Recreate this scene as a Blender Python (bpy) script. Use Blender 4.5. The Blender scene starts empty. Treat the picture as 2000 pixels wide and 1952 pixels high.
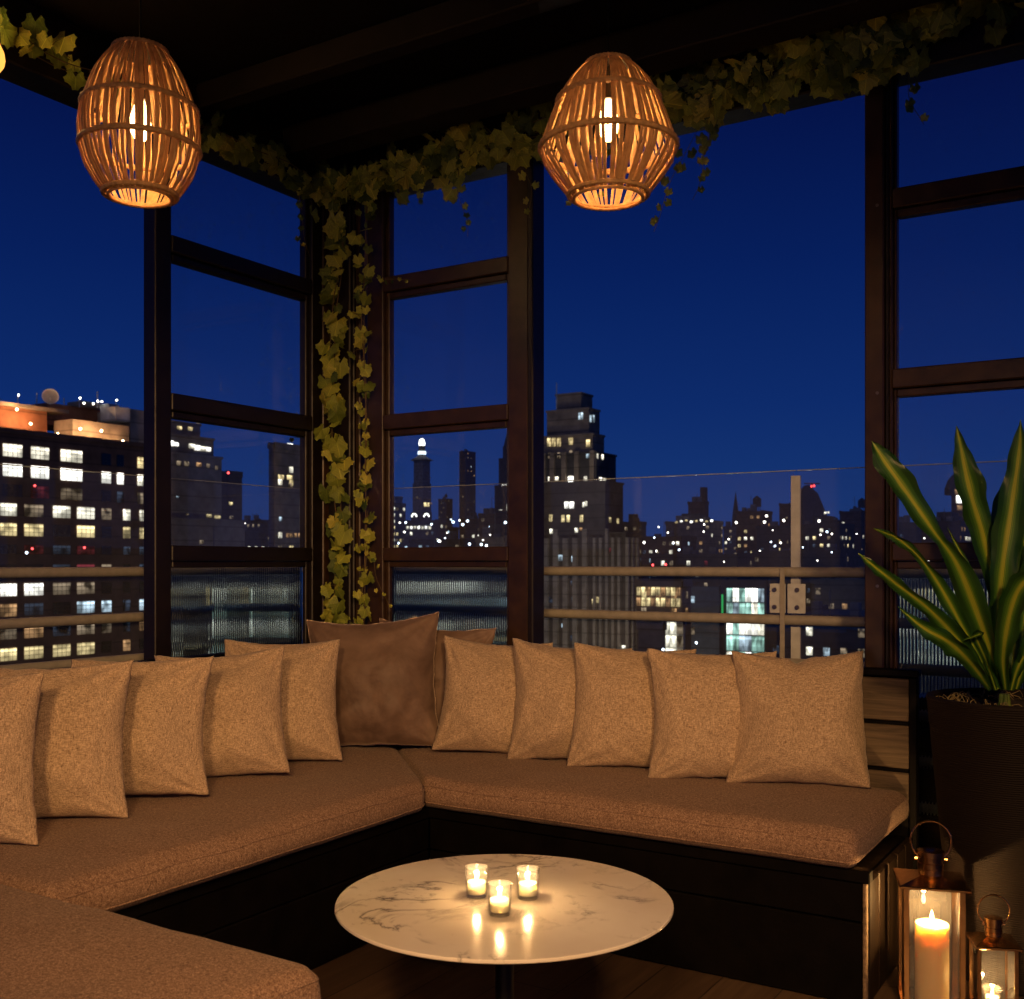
import bpy, math, random
from math import sin, cos, pi, sqrt, radians, atan2
from mathutils import Vector, Matrix, noise
random.seed(7)
S = bpy.context.scene
col = S.collection
# ------------------------------------------------------------------ camera frame
TH = radians(31.7); CT, ST = cos(TH), sin(TH)
CX, CY, CZ = 3.69, -4.22, 1.37
F, HX, HY = 2120.0, 1000.0, 1098.0      # measured on the 2000 px wide photograph

def at(px, py, d):
    """point seen at (px,py) of the photograph, d metres in front of the camera"""
    u = (px-HX)/F*d
    return Vector((u*CT-d*ST+CX, u*ST+d*CT+CY, CZ+(HY-py)/F*d))

def atz(px, z, d):
    p = at(px, 0, d); p.z = z
    return p

# ------------------------------------------------------------------ helpers
def tag(o, label=None, cat=None, group=None, kind=None):
    if label: o['label'] = label
    if cat: o['category'] = cat
    if group: o['group'] = group
    if kind: o['kind'] = kind
    return o

def empty(name, loc=(0, 0, 0), rz=0, label=None, cat=None, group=None):
    o = bpy.data.objects.new(name, None); col.objects.link(o)
    o.location = loc; o.rotation_euler = (0, 0, rz); o.empty_display_size = .1
    return tag(o, label, cat, group)

class MB:
    def __init__(s): s.v = []; s.f = []; s.m = []; s.uv = {}
    def add(s, vs, fs, mi=0):
        b = len(s.v); s.v += [tuple(v) for v in vs]
        s.f += [tuple(b+i for i in f) for f in fs]; s.m += [mi]*len(fs)
        return b
    def box(s, a, b, mi=0, bev=0.0):
        x0, y0, z0 = [min(a[i], b[i]) for i in range(3)]; x1, y1, z1 = [max(a[i], b[i]) for i in range(3)]
        if bev <= 0:
            s.add([(x0,y0,z0),(x1,y0,z0),(x1,y1,z0),(x0,y1,z0),(x0,y0,z1),(x1,y0,z1),(x1,y1,z1),(x0,y1,z1)],
                  [(0,3,2,1),(4,5,6,7),(0,1,5,4),(1,2,6,5),(2,3,7,6),(3,0,4,7)], mi)
            return
        e = min(bev, (x1-x0)*.45, (y1-y0)*.45, (z1-z0)*.45)
        # chamfered box: 24 vertices
        vs = []; idx = {}
        for ix, X in ((0, x0), (1, x1)):
            for iy, Y in ((0, y0), (1, y1)):
                for iz, Z in ((0, z0), (1, z1)):
                    sx = e if ix == 0 else -e; sy = e if iy == 0 else -e; sz = e if iz == 0 else -e
                    for k, p in enumerate(((X, Y+sy, Z+sz), (X+sx, Y, Z+sz), (X+sx, Y+sy, Z))):
                        idx[(ix, iy, iz, k)] = len(vs); vs.append(p)
        fs = []
        I = lambda *k: idx[k]
        fs += [(I(0,0,0,0),I(0,0,1,0),I(0,1,1,0),I(0,1,0,0)), (I(1,0,0,0),I(1,1,0,0),I(1,1,1,0),I(1,0,1,0))]
        fs += [(I(0,0,0,1),I(1,0,0,1),I(1,0,1,1),I(0,0,1,1)), (I(0,1,0,1),I(0,1,1,1),I(1,1,1,1),I(1,1,0,1))]
        fs += [(I(0,0,0,2),I(0,1,0,2),I(1,1,0,2),I(1,0,0,2)), (I(0,0,1,2),I(1,0,1,2),I(1,1,1,2),I(0,1,1,2))]
        for iy in (0, 1):
            for iz in (0, 1): fs.append((I(0,iy,iz,1),I(1,iy,iz,1),I(1,iy,iz,2),I(0,iy,iz,2)))
        for ix in (0, 1):
            for iz in (0, 1): fs.append((I(ix,0,iz,0),I(ix,1,iz,0),I(ix,1,iz,2),I(ix,0,iz,2)))
        for ix in (0, 1):
            for iy in (0, 1): fs.append((I(ix,iy,0,0),I(ix,iy,1,0),I(ix,iy,1,1),I(ix,iy,0,1)))
        for ix in (0, 1):
            for iy in (0, 1):
                for iz in (0, 1): fs.append((I(ix,iy,iz,0),I(ix,iy,iz,1),I(ix,iy,iz,2)))
        s.add(vs, fs, mi)
    def tube(s, pts, r, n=10, mi=0, closed=False, cap=True):
        pts = [Vector(p) for p in pts]; m = len(pts)
        rr = r if hasattr(r, '__len__') else [r]*m
        vs = []; up = None
        for i, p in enumerate(pts):
            if closed: t = (pts[(i+1) % m]-pts[i-1])
            else: t = pts[min(i+1, m-1)]-pts[max(i-1, 0)]
            t.normalize()
            if up is None:
                up = Vector((0, 0, 1)) if abs(t.z) < .9 else Vector((1, 0, 0))
            a = t.cross(up)
            if a.length < 1e-5: a = t.cross(Vector((0, 1, 0)))
            a.normalize(); b = a.cross(t); up = b
            for k in range(n):
                q = 2*pi*k/n; vs.append(p+a*cos(q)*rr[i]+b*sin(q)*rr[i])
        fs = []
        for i in range(m if closed else m-1):
            j = (i+1) % m
            for k in range(n):
                fs.append((i*n+k, i*n+(k+1) % n, j*n+(k+1) % n, j*n+k))
        if cap and not closed:
            fs.append(tuple(range(n-1, -1, -1))); fs.append(tuple((m-1)*n+k for k in range(n)))
        s.add(vs, fs, mi)
    def lathe(s, prof, c=(0, 0, 0), n=32, mi=0):
        """prof: list of (r,z)"""
        vs = []
        for r, z in prof:
            for k in range(n):
                q = 2*pi*k/n; vs.append((c[0]+r*cos(q), c[1]+r*sin(q), c[2]+z))
        fs = []
        for i in range(len(prof)-1):
            for k in range(n):
                fs.append((i*n+k, i*n+(k+1) % n, (i+1)*n+(k+1) % n, (i+1)*n+k))
        s.add(vs, fs, mi)
    def build(s, name, mats, parent=None, smooth=False, at_=None, sharp=35):
        me = bpy.data.meshes.new(name)
        if at_ is not None:
            c = Vector(at_); vv = [(v[0]-c.x, v[1]-c.y, v[2]-c.z) for v in s.v]
        else: vv = s.v
        me.from_pydata(vv, [], s.f)
        if not isinstance(mats, (list, tuple)): mats = [mats]
        for m in mats: me.materials.append(m)
        me.polygons.foreach_set('material_index', s.m)
        if s.uv:
            uvl = me.uv_layers.new(name='UVMap')
            for li, l in enumerate(me.loops): uvl.data[li].uv = s.uv.get(l.vertex_index, (0, 0))
        if smooth:
            me.polygons.foreach_set('use_smooth', [True]*len(me.polygons))
            if sharp: me.set_sharp_from_angle(angle=radians(sharp))
        me.update()
        o = bpy.data.objects.new(name, me); col.objects.link(o)
        if at_ is not None: o.location = at_
        if parent: o.parent = parent
        return o

def copy_tree(o, parent=None):
    c = o.copy(); col.objects.link(c)
    if parent: c.parent = parent
    for ch in list(o.children): copy_tree(ch, c)
    return c

# ------------------------------------------------------------------ materials
class NT:
    def __init__(s, name):
        s.m = bpy.data.materials.new(name); s.m.use_nodes = True; s.t = s.m.node_tree
        s.t.nodes.clear(); s.o = s.t.nodes.new('ShaderNodeOutputMaterial')
    def n(s, t, **kw):
        nd = s.t.nodes.new('ShaderNode'+t)
        for k, v in kw.items():
            if k.startswith('i_'):
                nd.inputs[k[2:].replace('_', ' ')].default_value = v
            elif k == 'ins':
                for kk, vv in v.items(): nd.inputs[kk].default_value = vv
            else: setattr(nd, k, v)
        return nd
    def l(s, a, b): s.t.links.new(a, b)
    def coords(s, kind='Object', scale=(1, 1, 1), rot=(0, 0, 0)):
        tc = s.n('TexCoord'); mp = s.n('Mapping'); mp.inputs['Scale'].default_value = scale
        mp.inputs['Rotation'].default_value = rot
        s.l(tc.outputs[kind], mp.inputs[0]); return mp.outputs[0]
    def noise(s, vec, scale, detail=4, rough=.55, dist=0):
        nd = s.n('TexNoise'); nd.inputs['Scale'].default_value = scale; nd.inputs['Detail'].default_value = detail
        nd.inputs['Roughness'].default_value = rough; nd.inputs['Distortion'].default_value = dist
        s.l(vec, nd.inputs['Vector']); return nd.outputs['Fac']
    def ramp(s, fac, stops):
        r = s.n('ValToRGB'); e = r.color_ramp.elements
        while len(e) > 1: e.remove(e[-1])
        e[0].position = stops[0][0]; e[0].color = (*stops[0][1], 1)
        for p, c in stops[1:]:
            x = e.new(p); x.color = (*c, 1)
        s.l(fac, r.inputs[0]); return r.outputs[0]
    def math(s, op, a, b=None):
        m = s.n('Math', operation=op)
        for i, x in enumerate((a, b)):
            if x is None: continue
            if isinstance(x, (int, float)): m.inputs[i].default_value = x
            else: s.l(x, m.inputs[i])
        return m.outputs[0]
    def bump(s, h, strength=.3, dist=.002):
        b = s.n('Bump'); b.inputs['Strength'].default_value = strength; b.inputs['Distance'].default_value = dist
        s.l(h, b.inputs['Height']); return b.outputs[0]
    def bsdf(s, color=None, rough=.5, metal=0, normal=None, spec=.5, **kw):
        p = s.n('BsdfPrincipled')
        for (inp, v) in (('Base Color', color), ('Roughness', rough), ('Metallic', metal), ('Specular IOR Level', spec)):
            if v is None: continue
            if isinstance(v, tuple) and len(v) == 3: v = (*v, 1)
            if isinstance(v, (tuple, int, float)): p.inputs[inp].default_value = v
            else: s.l(v, p.inputs[inp])
        for k, v in kw.items(): p.inputs[k.replace('_', ' ')].default_value = v
        if normal is not None: s.l(normal, p.inputs['Normal'])
        s.l(p.outputs[0], s.o.inputs[0]); return p

def mat_plain(name, c, rough=.5, metal=0, nscale=12, var=.25, bump=.1, spec=.5):
    t = NT(name); v = t.coords()
    f = t.noise(v, nscale, 5)
    lo = tuple(x*(1-var) for x in c); hi = tuple(min(1, x*(1+var)) for x in c)
    r = t.math('ADD', t.math('MULTIPLY', t.noise(v, nscale*2.3, 3), .25), rough-.12)
    t.bsdf(t.ramp(f, [(.3, lo), (.7, hi)]), r, metal, t.bump(t.noise(v, nscale*8, 3), bump, .002), spec)
    return t.m

def mat_fabric(name, lo, hi, sc=1.0, sheen=.15, slub=1.0):
    t = NT(name)
    a = t.noise(t.coords(scale=(62*sc, 340*sc, 340*sc)), 1, 3, .65)
    b = t.noise(t.coords(scale=(340*sc, 340*sc, 62*sc)), 1, 3, .65)
    c = t.noise(t.coords(scale=(300*sc,)*3), 1, 2, .7)
    f = t.math('ADD', t.math('MULTIPLY', a, .42), t.math('ADD', t.math('MULTIPLY', b, .42), t.math('MULTIPLY', c, .16)))
    big = t.noise(t.coords(), 3.0, 3)
    cr = t.ramp(f, [(.36, lo), (.5, tuple((x+y)/2 for x, y in zip(lo, hi))), (.64, hi)])
    mx = t.n('MixRGB', blend_type='MULTIPLY'); mx.inputs[0].default_value = .35
    t.l(cr, mx.inputs[1]); t.l(t.ramp(big, [(.3, (.75, .74, .73)), (.7, (1, 1, 1))]), mx.inputs[2])
    p = t.bsdf(mx.outputs[0], .95, 0, t.bump(f, .55*slub, .0016), .15)
    p.inputs['Sheen Weight'].default_value = sheen; p.inputs['Sheen Roughness'].default_value = .5
    return t.m

M = {}
M['pillow'] = mat_fabric('woven_tan', (.165, .10, .062), (.84, .645, .46), 1.0)
def mat_seat():
    t = NT('seat_tweed'); v = t.coords()
    a = t.noise(v, 330, 2, .75); b = t.noise(t.coords(scale=(1, 1, 1)), 130, 3, .7)
    f = t.math('ADD', t.math('MULTIPLY', a, .6), t.math('MULTIPLY', b, .4))
    cr = t.ramp(f, [(.38, (.12, .068, .048)), (.5, (.27, .168, .122)), (.62, (.48, .33, .25))])
    mx = t.n('MixRGB', blend_type='MULTIPLY'); mx.inputs[0].default_value = .4
    t.l(cr, mx.inputs[1]); t.l(t.ramp(t.noise(v, 4, 4), [(.3, (.7, .68, .66)), (.7, (1, 1, 1))]), mx.inputs[2])
    p = t.bsdf(mx.outputs[0], .95, 0, t.bump(f, .6, .002), .15)
    p.inputs['Sheen Weight'].default_value = .06
    return t.m
M['seat'] = mat_seat()
def mat_velvet():
    t = NT('brown_velvet'); v = t.coords()
    f = t.noise(v, 5, 4, .6, .6)
    p = t.bsdf(t.ramp(f, [(.3, (.10, .062, .048)), (.7, (.26, .175, .135))]), .55, 0, t.bump(t.noise(v, 14, 5), .5, .012), .25)
    p.inputs['Sheen Weight'].default_value = .8; p.inputs['Sheen Roughness'].default_value = .35
    p.inputs['Sheen Tint'].default_value = (1, .75, .6, 1)
    return t.m
M['velvet'] = mat_velvet()
M['black_wood'] = mat_plain('black_painted_wood', (.003, .0022, .002), .5, 0, 9, .4, .3, .12)
M['frame'] = mat_plain('dark_brown_paint', (.040, .020, .009), .36, 0, 14, .35, .15)
M['frame_dark'] = mat_plain('blackened_paint', (.0085, .0045, .003), .45, 0, 14, .35, .15)
M['ceiling'] = mat_plain('dark_ceiling', (.004, .002, .0016), .85, 0, 5, .4, .3, .15)
M['beam'] = mat_plain('dark_beam', (.011, .006, .0045), .6, 0, 5, .4, .3, .3)
M['rail'] = mat_plain('beige_rail_paint', (.40, .38, .34), .45, 0, 25, .15, .1)
M['rail_white'] = mat_plain('pale_bracket_paint', (.62, .66, .70), .45, 0, 25, .12, .1)
M['bolt'] = mat_plain('steel_bolt', (.25, .22, .2), .35, 1, 40, .2, .1)
M['copper'] = mat_plain('copper', (.62, .36, .17), .2, 1, 20, .2, .05)
M['soil'] = mat_plain('potting_soil', (.045, .03, .02), .95, 0, 60, .5, 1)
M['moss'] = mat_plain('dry_moss_strands', (.25, .2, .09), .9, 0, 60, .4, .5)
M['stem'] = mat_plain('vine_stem', (.16, .11, .04), .8, 0, 30, .3, .3)
M['cord'] = mat_plain('black_cord', (.004, .004, .004), .8, 0, 12, .2, .1, .1)
M['pedestal'] = mat_plain('black_iron', (.012, .012, .013), .4, .3)

def mat_wood(name, lo, hi, axis='x', rough=.6, sc=1, spec=.5):
    t = NT(name)
    s = {'x': (2*sc, 26*sc, 26*sc), 'y': (26*sc, 2*sc, 26*sc), 'z': (26*sc, 26*sc, 2*sc)}[axis]
    v = t.coords(scale=s)
    g = t.noise(v, 1.2, 6, .6, 1.0)
    oi = t.n('ObjectInfo')
    cr = t.ramp(g, [(.3, lo), (.5, tuple((a+b)*.5 for a, b in zip(lo, hi))), (.72, hi)])
    t.bsdf(cr, rough, 0, t.bump(g, .35, .003), spec)
    return t.m
M['board'] = mat_wood('weathered_board', (.04, .028, .018), (.17, .12, .08), 'x', .75, 1.6)
M['end_wood'] = mat_wood('worn_dark_wood', (.005, .003, .002), (.026, .016, .010), 'z', .5, 1, .2)
M['worn'] = mat_plain('worn_pale_edge', (.24, .165, .10), .8, 0, 60, .5, .6)

def mat_floor():
    t = NT('wood_look_floor')
    tc = t.n('TexCoord'); mp = t.n('Mapping'); t.l(tc.outputs['Object'], mp.inputs[0])
    mp.inputs['Rotation'].default_value = (0, 0, radians(90))
    br = t.n('TexBrick'); t.l(mp.outputs[0], br.inputs['Vector'])
    for k, v in (('Scale', 1), ('Mortar Size', .0025), ('Brick Width', 1.2), ('Row Height', .2), ('Bias', 0)): br.inputs[k].default_value = v
    br.inputs['Color1'].default_value = (.10, .062, .04, 1); br.inputs['Color2'].default_value = (.17, .11, .07, 1)
    br.inputs['Mortar'].default_value = (.012, .008, .006, 1)
    g = t.noise(t.coords(scale=(22, 1.6, 22)), 1.3, 6, .6, 1.2)
    mx = t.n('MixRGB', blend_type='MULTIPLY'); mx.inputs[0].default_value = .8
    t.l(br.outputs[0], mx.inputs[1]); t.l(t.ramp(g, [(.3, (.45, .4, .36)), (.7, (1, 1, 1))]), mx.inputs[2])
    t.bsdf(mx.outputs[0], .5, 0, t.bump(t.math('SUBTRACT', g, t.math('MULTIPLY', br.outputs['Fac'], 1.5)), .3, .003))
    return t.m
M['floor'] = mat_floor()

def mat_marble():
    t = NT('marble'); v = t.coords()
    w = t.noise(v, 3.1, 7, .62, 1.3)
    vein = t.math('ABSOLUTE', t.math('SUBTRACT', w, .5))
    patch = t.noise(v, 3.4, 3, .5)
    fine = t.noise(v, 26, 6, .7, .6)
    line = t.ramp(vein, [(.0, (1, 1, 1)), (.012, (.5, .5, .5)), (.035, (0, 0, 0))])
    pm = t.ramp(patch, [(.48, (0, 0, 0)), (.60, (1, 1, 1))])
    blot = t.ramp(fine, [(.52, (0, 0, 0)), (.64, (.8, .8, .8))])
    pm2 = t.ramp(t.noise(v, 5.2, 4, .6, .4), [(.53, (0, 0, 0)), (.62, (1, 1, 1))])
    a = t.math('MULTIPLY', line, pm); b = t.math('MULTIPLY', blot, pm2)
    f = t.math('MINIMUM', t.math('ADD', t.math('MULTIPLY', a, .9), t.math('MULTIPLY', b, .7)), 1)
    soft = t.ramp(t.noise(v, 2.2, 4), [(.3, (.66, .60, .54)), (.65, (.80, .77, .73))])
    mx = t.n('MixRGB'); t.l(f, mx.inputs[0]); t.l(soft, mx.inputs[1]); mx.inputs[2].default_value = (.13, .11, .12, 1)
    t.bsdf(mx.outputs[0], .17, 0, None, .5)
    return t.m
M['marble'] = mat_marble()

def mat_glass(name, tint=(1, 1, 1), dust=.03, gloss=.06, rough=.02):
    """clear pane: transparent, faint mirror, faint film of dust"""
    t = NT(name)
    tr = t.n('BsdfTransparent'); tr.inputs[0].default_value = (*tint, 1)
    gl = t.n('BsdfGlossy'); gl.inputs['Roughness'].default_value = rough
    df = t.n('BsdfDiffuse'); df.inputs[0].default_value = (.7, .7, .75, 1)
    lw = t.n('LayerWeight'); lw.inputs[0].default_value = .5
    m1 = t.n('MixShader'); t.l(t.math('MULTIPLY', t.math('ADD', t.math('MULTIPLY', t.math('POWER', lw.outputs['Facing'], 4), .9), .04), gloss/.04), m1.inputs[0])
    t.l(tr.outputs[0], m1.inputs[1]); t.l(gl.outputs[0], m1.inputs[2])
    m2 = t.n('MixShader')
    d = t.math('MULTIPLY', t.ramp(t.noise(t.coords(), 4, 6, .7), [(.25, (.5, .5, .5)), (.75, (1.3, 1.3, 1.3))]), dust)
    t.l(d, m2.inputs[0]); t.l(m1.outputs[0], m2.inputs[1]); t.l(df.outputs[0], m2.inputs[2])
    t.l(m2.outputs[0], t.o.inputs[0])
    return t.m
M['pane'] = mat_glass('window_glass', (.96, .97, .975), .010, .025)
M['railglass'] = mat_glass('balustrade_glass', (.95, .965, .97), .028, .03)
M['glassedge'] = mat_plain('pale_glass_edge', (.45, .5, .5), .3)
def mat_ribbed():
    t = NT('ribbed_glass')
    g = t.n('BsdfGlass'); g.inputs['IOR'].default_value = 1.42; g.inputs['Roughness'].default_value = .035
    g.inputs[0].default_value = (.8, .84, .82, 1)
    t.l(g.outputs[0], t.o.inputs[0]); return t.m
M['ribbed'] = mat_ribbed()
def mat_clear(name, c=(1, 1, 1), r=0.0):
    t = NT(name); g = t.n('BsdfGlass'); g.inputs['IOR'].default_value = 1.47; g.inputs['Roughness'].default_value = r
    g.inputs[0].default_value = (*c, 1); t.l(g.outputs[0], t.o.inputs[0]); return t.m
M['votive_glass'] = mat_glass('votive_glass', (.985, .985, .97), .05, .10, .03)
M['lantern_glass'] = mat_glass('lantern_glass', (.985, .985, .97), .05, .11, .02)
def mat_wax(name, c):
    t = NT(name)
    p = t.bsdf(c, .5, 0, None, .4)
    p.inputs['Subsurface Weight'].default_value = .9; p.inputs['Subsurface Scale'].default_value = .045
    p.inputs['Subsurface Radius'].default_value = (1.0, .9, .75)
    return t.m
M['wax'] = mat_wax('candle_wax', (.92, .66, .33))
M['wax_white'] = mat_wax('votive_wax', (.95, .86, .66))
def mat_emit(name, c, s):
    t = NT(name); e = t.n('Emission'); e.inputs[0].default_value = (*c, 1); e.inputs[1].default_value = s
    t.l(e.outputs[0], t.o.inputs[0]); return t.m
M['flame'] = mat_emit('flame', (1, .72, .36), 22)
M['bulb'] = mat_emit('lit_bulb', (1, .62, .26), 16)
M['bulb_amber'] = mat_emit('lit_amber_bulb', (1, .42, .07), 1.7)
M['wick'] = mat_plain('wick', (.02, .015, .01), .9)
def mat_rattan():
    t = NT('rattan'); v = t.coords(scale=(40, 40, 5))
    c = t.ramp(t.noise(v, 1.5, 4), [(.3, (.42, .24, .10)), (.7, (.72, .46, .22))])
    p = t.n('BsdfPrincipled'); t.l(c, p.inputs['Base Color']); p.inputs['Roughness'].default_value = .55
    tl = t.n('BsdfTranslucent'); t.l(c, tl.inputs[0])
    m = t.n('MixShader'); m.inputs[0].default_value = .33; t.l(p.outputs[0], m.inputs[1]); t.l(tl.outputs[0], m.inputs[2])
    t.l(m.outputs[0], t.o.inputs[0]); return t.m
M['rattan'] = mat_rattan()
M['rattan_ring'] = mat_plain('rattan_binding', (.48, .27, .11), .6, 0, 60, .4, .6)
def mat_leaf():
    t = NT('vine_leaf'); v = t.coords()
    oc = t.noise(v, 9, 3)
    uv = t.n('TexCoord'); sx = t.n('SeparateXYZ'); t.l(uv.outputs['UV'], sx.inputs[0])
    oc = t.math('ADD', t.math('MULTIPLY', oc, .5), t.math('MULTIPLY', sx.outputs[1], .62))
    c = t.ramp(oc, [(.2, (.04, .08, .012)), (.42, (.20, .26, .035)), (.65, (.42, .46, .06)), (.9, (.60, .56, .09))])
    veins = t.ramp(t.math('ABSOLUTE', t.math('SINE', t.math('MULTIPLY', sx.outputs[0], 3*pi))), [(0, (1.9, 1.8, 1.5)), (.16, (1, 1, 1))])
    mx = t.n('MixRGB', blend_type='MULTIPLY'); mx.inputs[0].default_value = 1; t.l(c, mx.inputs[1]); t.l(veins, mx.inputs[2])
    p = t.n('BsdfPrincipled'); t.l(mx.outputs[0], p.inputs['Base Color']); p.inputs['Roughness'].default_value = .55
    tl = t.n('BsdfTranslucent'); t.l(mx.outputs[0], tl.inputs[0])
    m = t.n('MixShader'); m.inputs[0].default_value = .3; t.l(p.outputs[0], m.inputs[1]); t.l(tl.outputs[0], m.inputs[2])
    t.l(m.outputs[0], t.o.inputs[0]); return t.m
M['leaf'] = mat_leaf()
def mat_blade():
    t = NT('striped_blade'); tc = t.n('TexCoord'); sx = t.n('SeparateXYZ'); t.l(tc.outputs['UV'], sx.inputs[0])
    v = t.coords('UV', (22, 1.2, 1))
    st = t.noise(v, 1.6, 3, .5)
    x = t.math('ABSOLUTE', t.math('SUBTRACT', sx.outputs[0], .5))
    f = t.math('ADD', x, t.math('ADD', t.math('MULTIPLY', t.math('SUBTRACT', st, .5), .30), t.math('MULTIPLY', t.math('SUBTRACT', t.noise(t.coords('UV', (60, .8, 1)), 1.6, 2, .5), .5), .22)))
    c = t.ramp(f, [(.0, (.55, .55, .05)), (.045, (.34, .44, .04)), (.11, (.16, .31, .03)), (.20, (.06, .17, .02)), (.34, (.018, .07, .012))])
    p = t.n('BsdfPrincipled'); t.l(c, p.inputs['Base Color']); p.inputs['Roughness'].default_value = .33
    t.l(t.bump(st, .3, .002), p.inputs['Normal'])
    tl = t.n('BsdfTranslucent'); t.l(c, tl.inputs[0])
    m = t.n('MixShader'); m.inputs[0].default_value = .25; t.l(p.outputs[0], m.inputs[1]); t.l(tl.outputs[0], m.inputs[2])
    t.l(m.outputs[0], t.o.inputs[0]); return t.m
M['blade'] = mat_blade()
def mat_pot():
    t = NT('ribbed_planter'); tc = t.n('TexCoord'); sx = t.n('SeparateXYZ'); t.l(tc.outputs['Object'], sx.inputs[0])
    wob = t.math('MULTIPLY', t.noise(t.coords(scale=(1, 1, 3)), 5, 3), 14)
    w = t.math('SINE', t.math('ADD', t.math('MULTIPLY', sx.outputs[2], 900), wob))
    t.bsdf((.012, .008, .0065), .65, 0, t.bump(w, .4, .002), .15)
    return t.m
M['pot'] = mat_pot()

# ------------------------------------------------------------------ world: clear dusk sky
W = bpy.data.worlds.new('World'); S.world = W; W.use_nodes = True
wt = W.node_tree; wt.nodes.clear()
wo = wt.nodes.new('ShaderNodeOutputWorld'); bg = wt.nodes.new('ShaderNodeBackground')
tc = wt.nodes.new('ShaderNodeTexCoord'); sx = wt.nodes.new('ShaderNodeSeparateXYZ'); cr = wt.nodes.new('ShaderNodeValToRGB')
wt.links.new(tc.outputs['Generated'], sx.inputs[0]); wt.links.new(sx.outputs[2], cr.inputs[0])
e = cr.color_ramp.elements
e[0].position = 0.0; e[0].color = (.011, .038, .165, 1)
e[1].position = 1.0; e[1].color = (.0004, .001, .012, 1)
for p, c in ((.05, (.008, .036, .168)), (.14, (.0042, .024, .145)), (.26, (.002, .0135, .105)), (.40, (.0011, .0052, .058))):
    x = e.new(p); x.color = (*c, 1)
wt.links.new(cr.outputs[0], bg.inputs[0]); wt.links.new(bg.outputs[0], wo.inputs[0]); bg.inputs[1].default_value = 1.0

# ------------------------------------------------------------------ camera
cam = bpy.data.objects.new('camera', bpy.data.cameras.new('camera')); col.objects.link(cam); S.camera = cam
cam.location = (CX, CY, CZ); cam.rotation_euler = (pi/2, 0, TH)
cam.data.sensor_width = 36; cam.data.lens = 36*F/2000; cam.data.shift_y = (HY-976)/2000
cam.data.clip_start = .05; cam.data.clip_end = 9000
cam.data.dof.use_dof = True; cam.data.dof.focus_distance = 3.9; cam.data.dof.aperture_fstop = 7.0

# ------------------------------------------------------------------ lights
def lamp(name, loc, power, color=(1, .58, .25), r=.03, kind='POINT', aim=None, angle=60, blend=.8, parent=None):
    L = bpy.data.lights.new(name, kind); L.energy = power; L.color = color
    L.shadow_soft_size = r
    o = bpy.data.objects.new(name, L); col.objects.link(o); o.location = loc
    if kind == 'SPOT':
        L.spot_size = radians(angle); L.spot_blend = blend
    if aim is not None:
        o.rotation_euler = (Vector(aim)-Vector(loc)).to_track_quat('-Z', 'Y').to_euler()
    if parent: o.parent = parent
    return o

WARM = (1, .535, .20)
def spot_fixture(loc, power, aim, angle=62, r=.12):
    t = empty('ceiling_spotlight', (0, 0, 0), 0, 'black ceiling spotlight over the terrace seating', 'spotlight', 'ceiling spotlights')
    d = (Vector(aim)-Vector(loc)).normalized()
    m = MB(); p = Vector(loc)-d*.5
    m.tube([p-d*.14, p-d*.02], [.07, .10], 20, cap=False); m.tube([p-d*.14, p-d*.16], .07, 20)
    m.build('housing', M['cord'], t, True)
    m = MB(); m.tube([p-d*.15, (p.x-d.x*.15, p.y-d.y*.15, 3.42)], .012, 8); m.build('mount', M['cord'], t, True)
    lamp('spot_lamp', loc, power, WARM, r, 'SPOT', aim, angle, .9)

spot_fixture((4.9, -5.0, 2.75), 480, (1.9, -.75, .5), 56, .18)
spot_fixture((4.1, -5.7, 2.75), 430, (1.0, -1.4, .4), 56, .22)

fill_sun = bpy.data.objects.new('city_glow', bpy.data.lights.new('city_glow', 'SUN')); col.objects.link(fill_sun)  # added dim sun lamp that brightens the city facades, not a real moon
fill_sun.data.energy = .055; fill_sun.data.angle = radians(20); fill_sun.data.color = (1, .88, .74)
fill_sun.rotation_euler = Vector((-ST*.8+.25, CT*.8, -.42)).to_track_quat('-Z', 'Y').to_euler()

# ------------------------------------------------------------------ setting: terrace
m = MB(); m.box((-.9, -8, -.12), (7, 1.0, 0)); floor = m.build('terrace_floor', M['floor']); tag(floor, kind='structure')
m = MB(); m.box((-.15, -8, 3.44), (7, .15, 3.5)); c = m.build('ceiling', M['ceiling']); tag(c, kind='structure')
# rear-of-terrace building mass below
m = MB(); m.box((-.95, -14, -58), (9, 1.05, -.125)); tag(m.build('host_building', M['frame_dark']), 'building that carries the roof terrace', 'building')

def beam(a, b, label, mt='beam'):
    m = MB(); m.box(a, b, 0, .006); o = m.build('ceiling_beam', M[mt]); tag(o, label, 'beam', 'dark beams under the terrace ceiling')
    return o
beam((-.1, -7, 3.19), (.06, .08, 3.44), 'dark header beam over the left window, vine draped on it', 'frame_dark')
beam((.065, -.06, 3.18), (6, .08, 3.44), 'dark header beam over the right-hand windows, thick vine on it', 'frame_dark')
beam((.065, -.42, 3.30), (6, -.26, 3.437), 'dark ceiling beam running just inside the right header')
beam((.065, -.95, 3.33), (6, -.86, 3.437), 'dark ceiling beam passing above the wide rattan pendant')
beam((2.9, -6, 3.35), (3.05, -.95-.002, 3.437), 'dark cross beam near the right edge of the ceiling')

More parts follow.
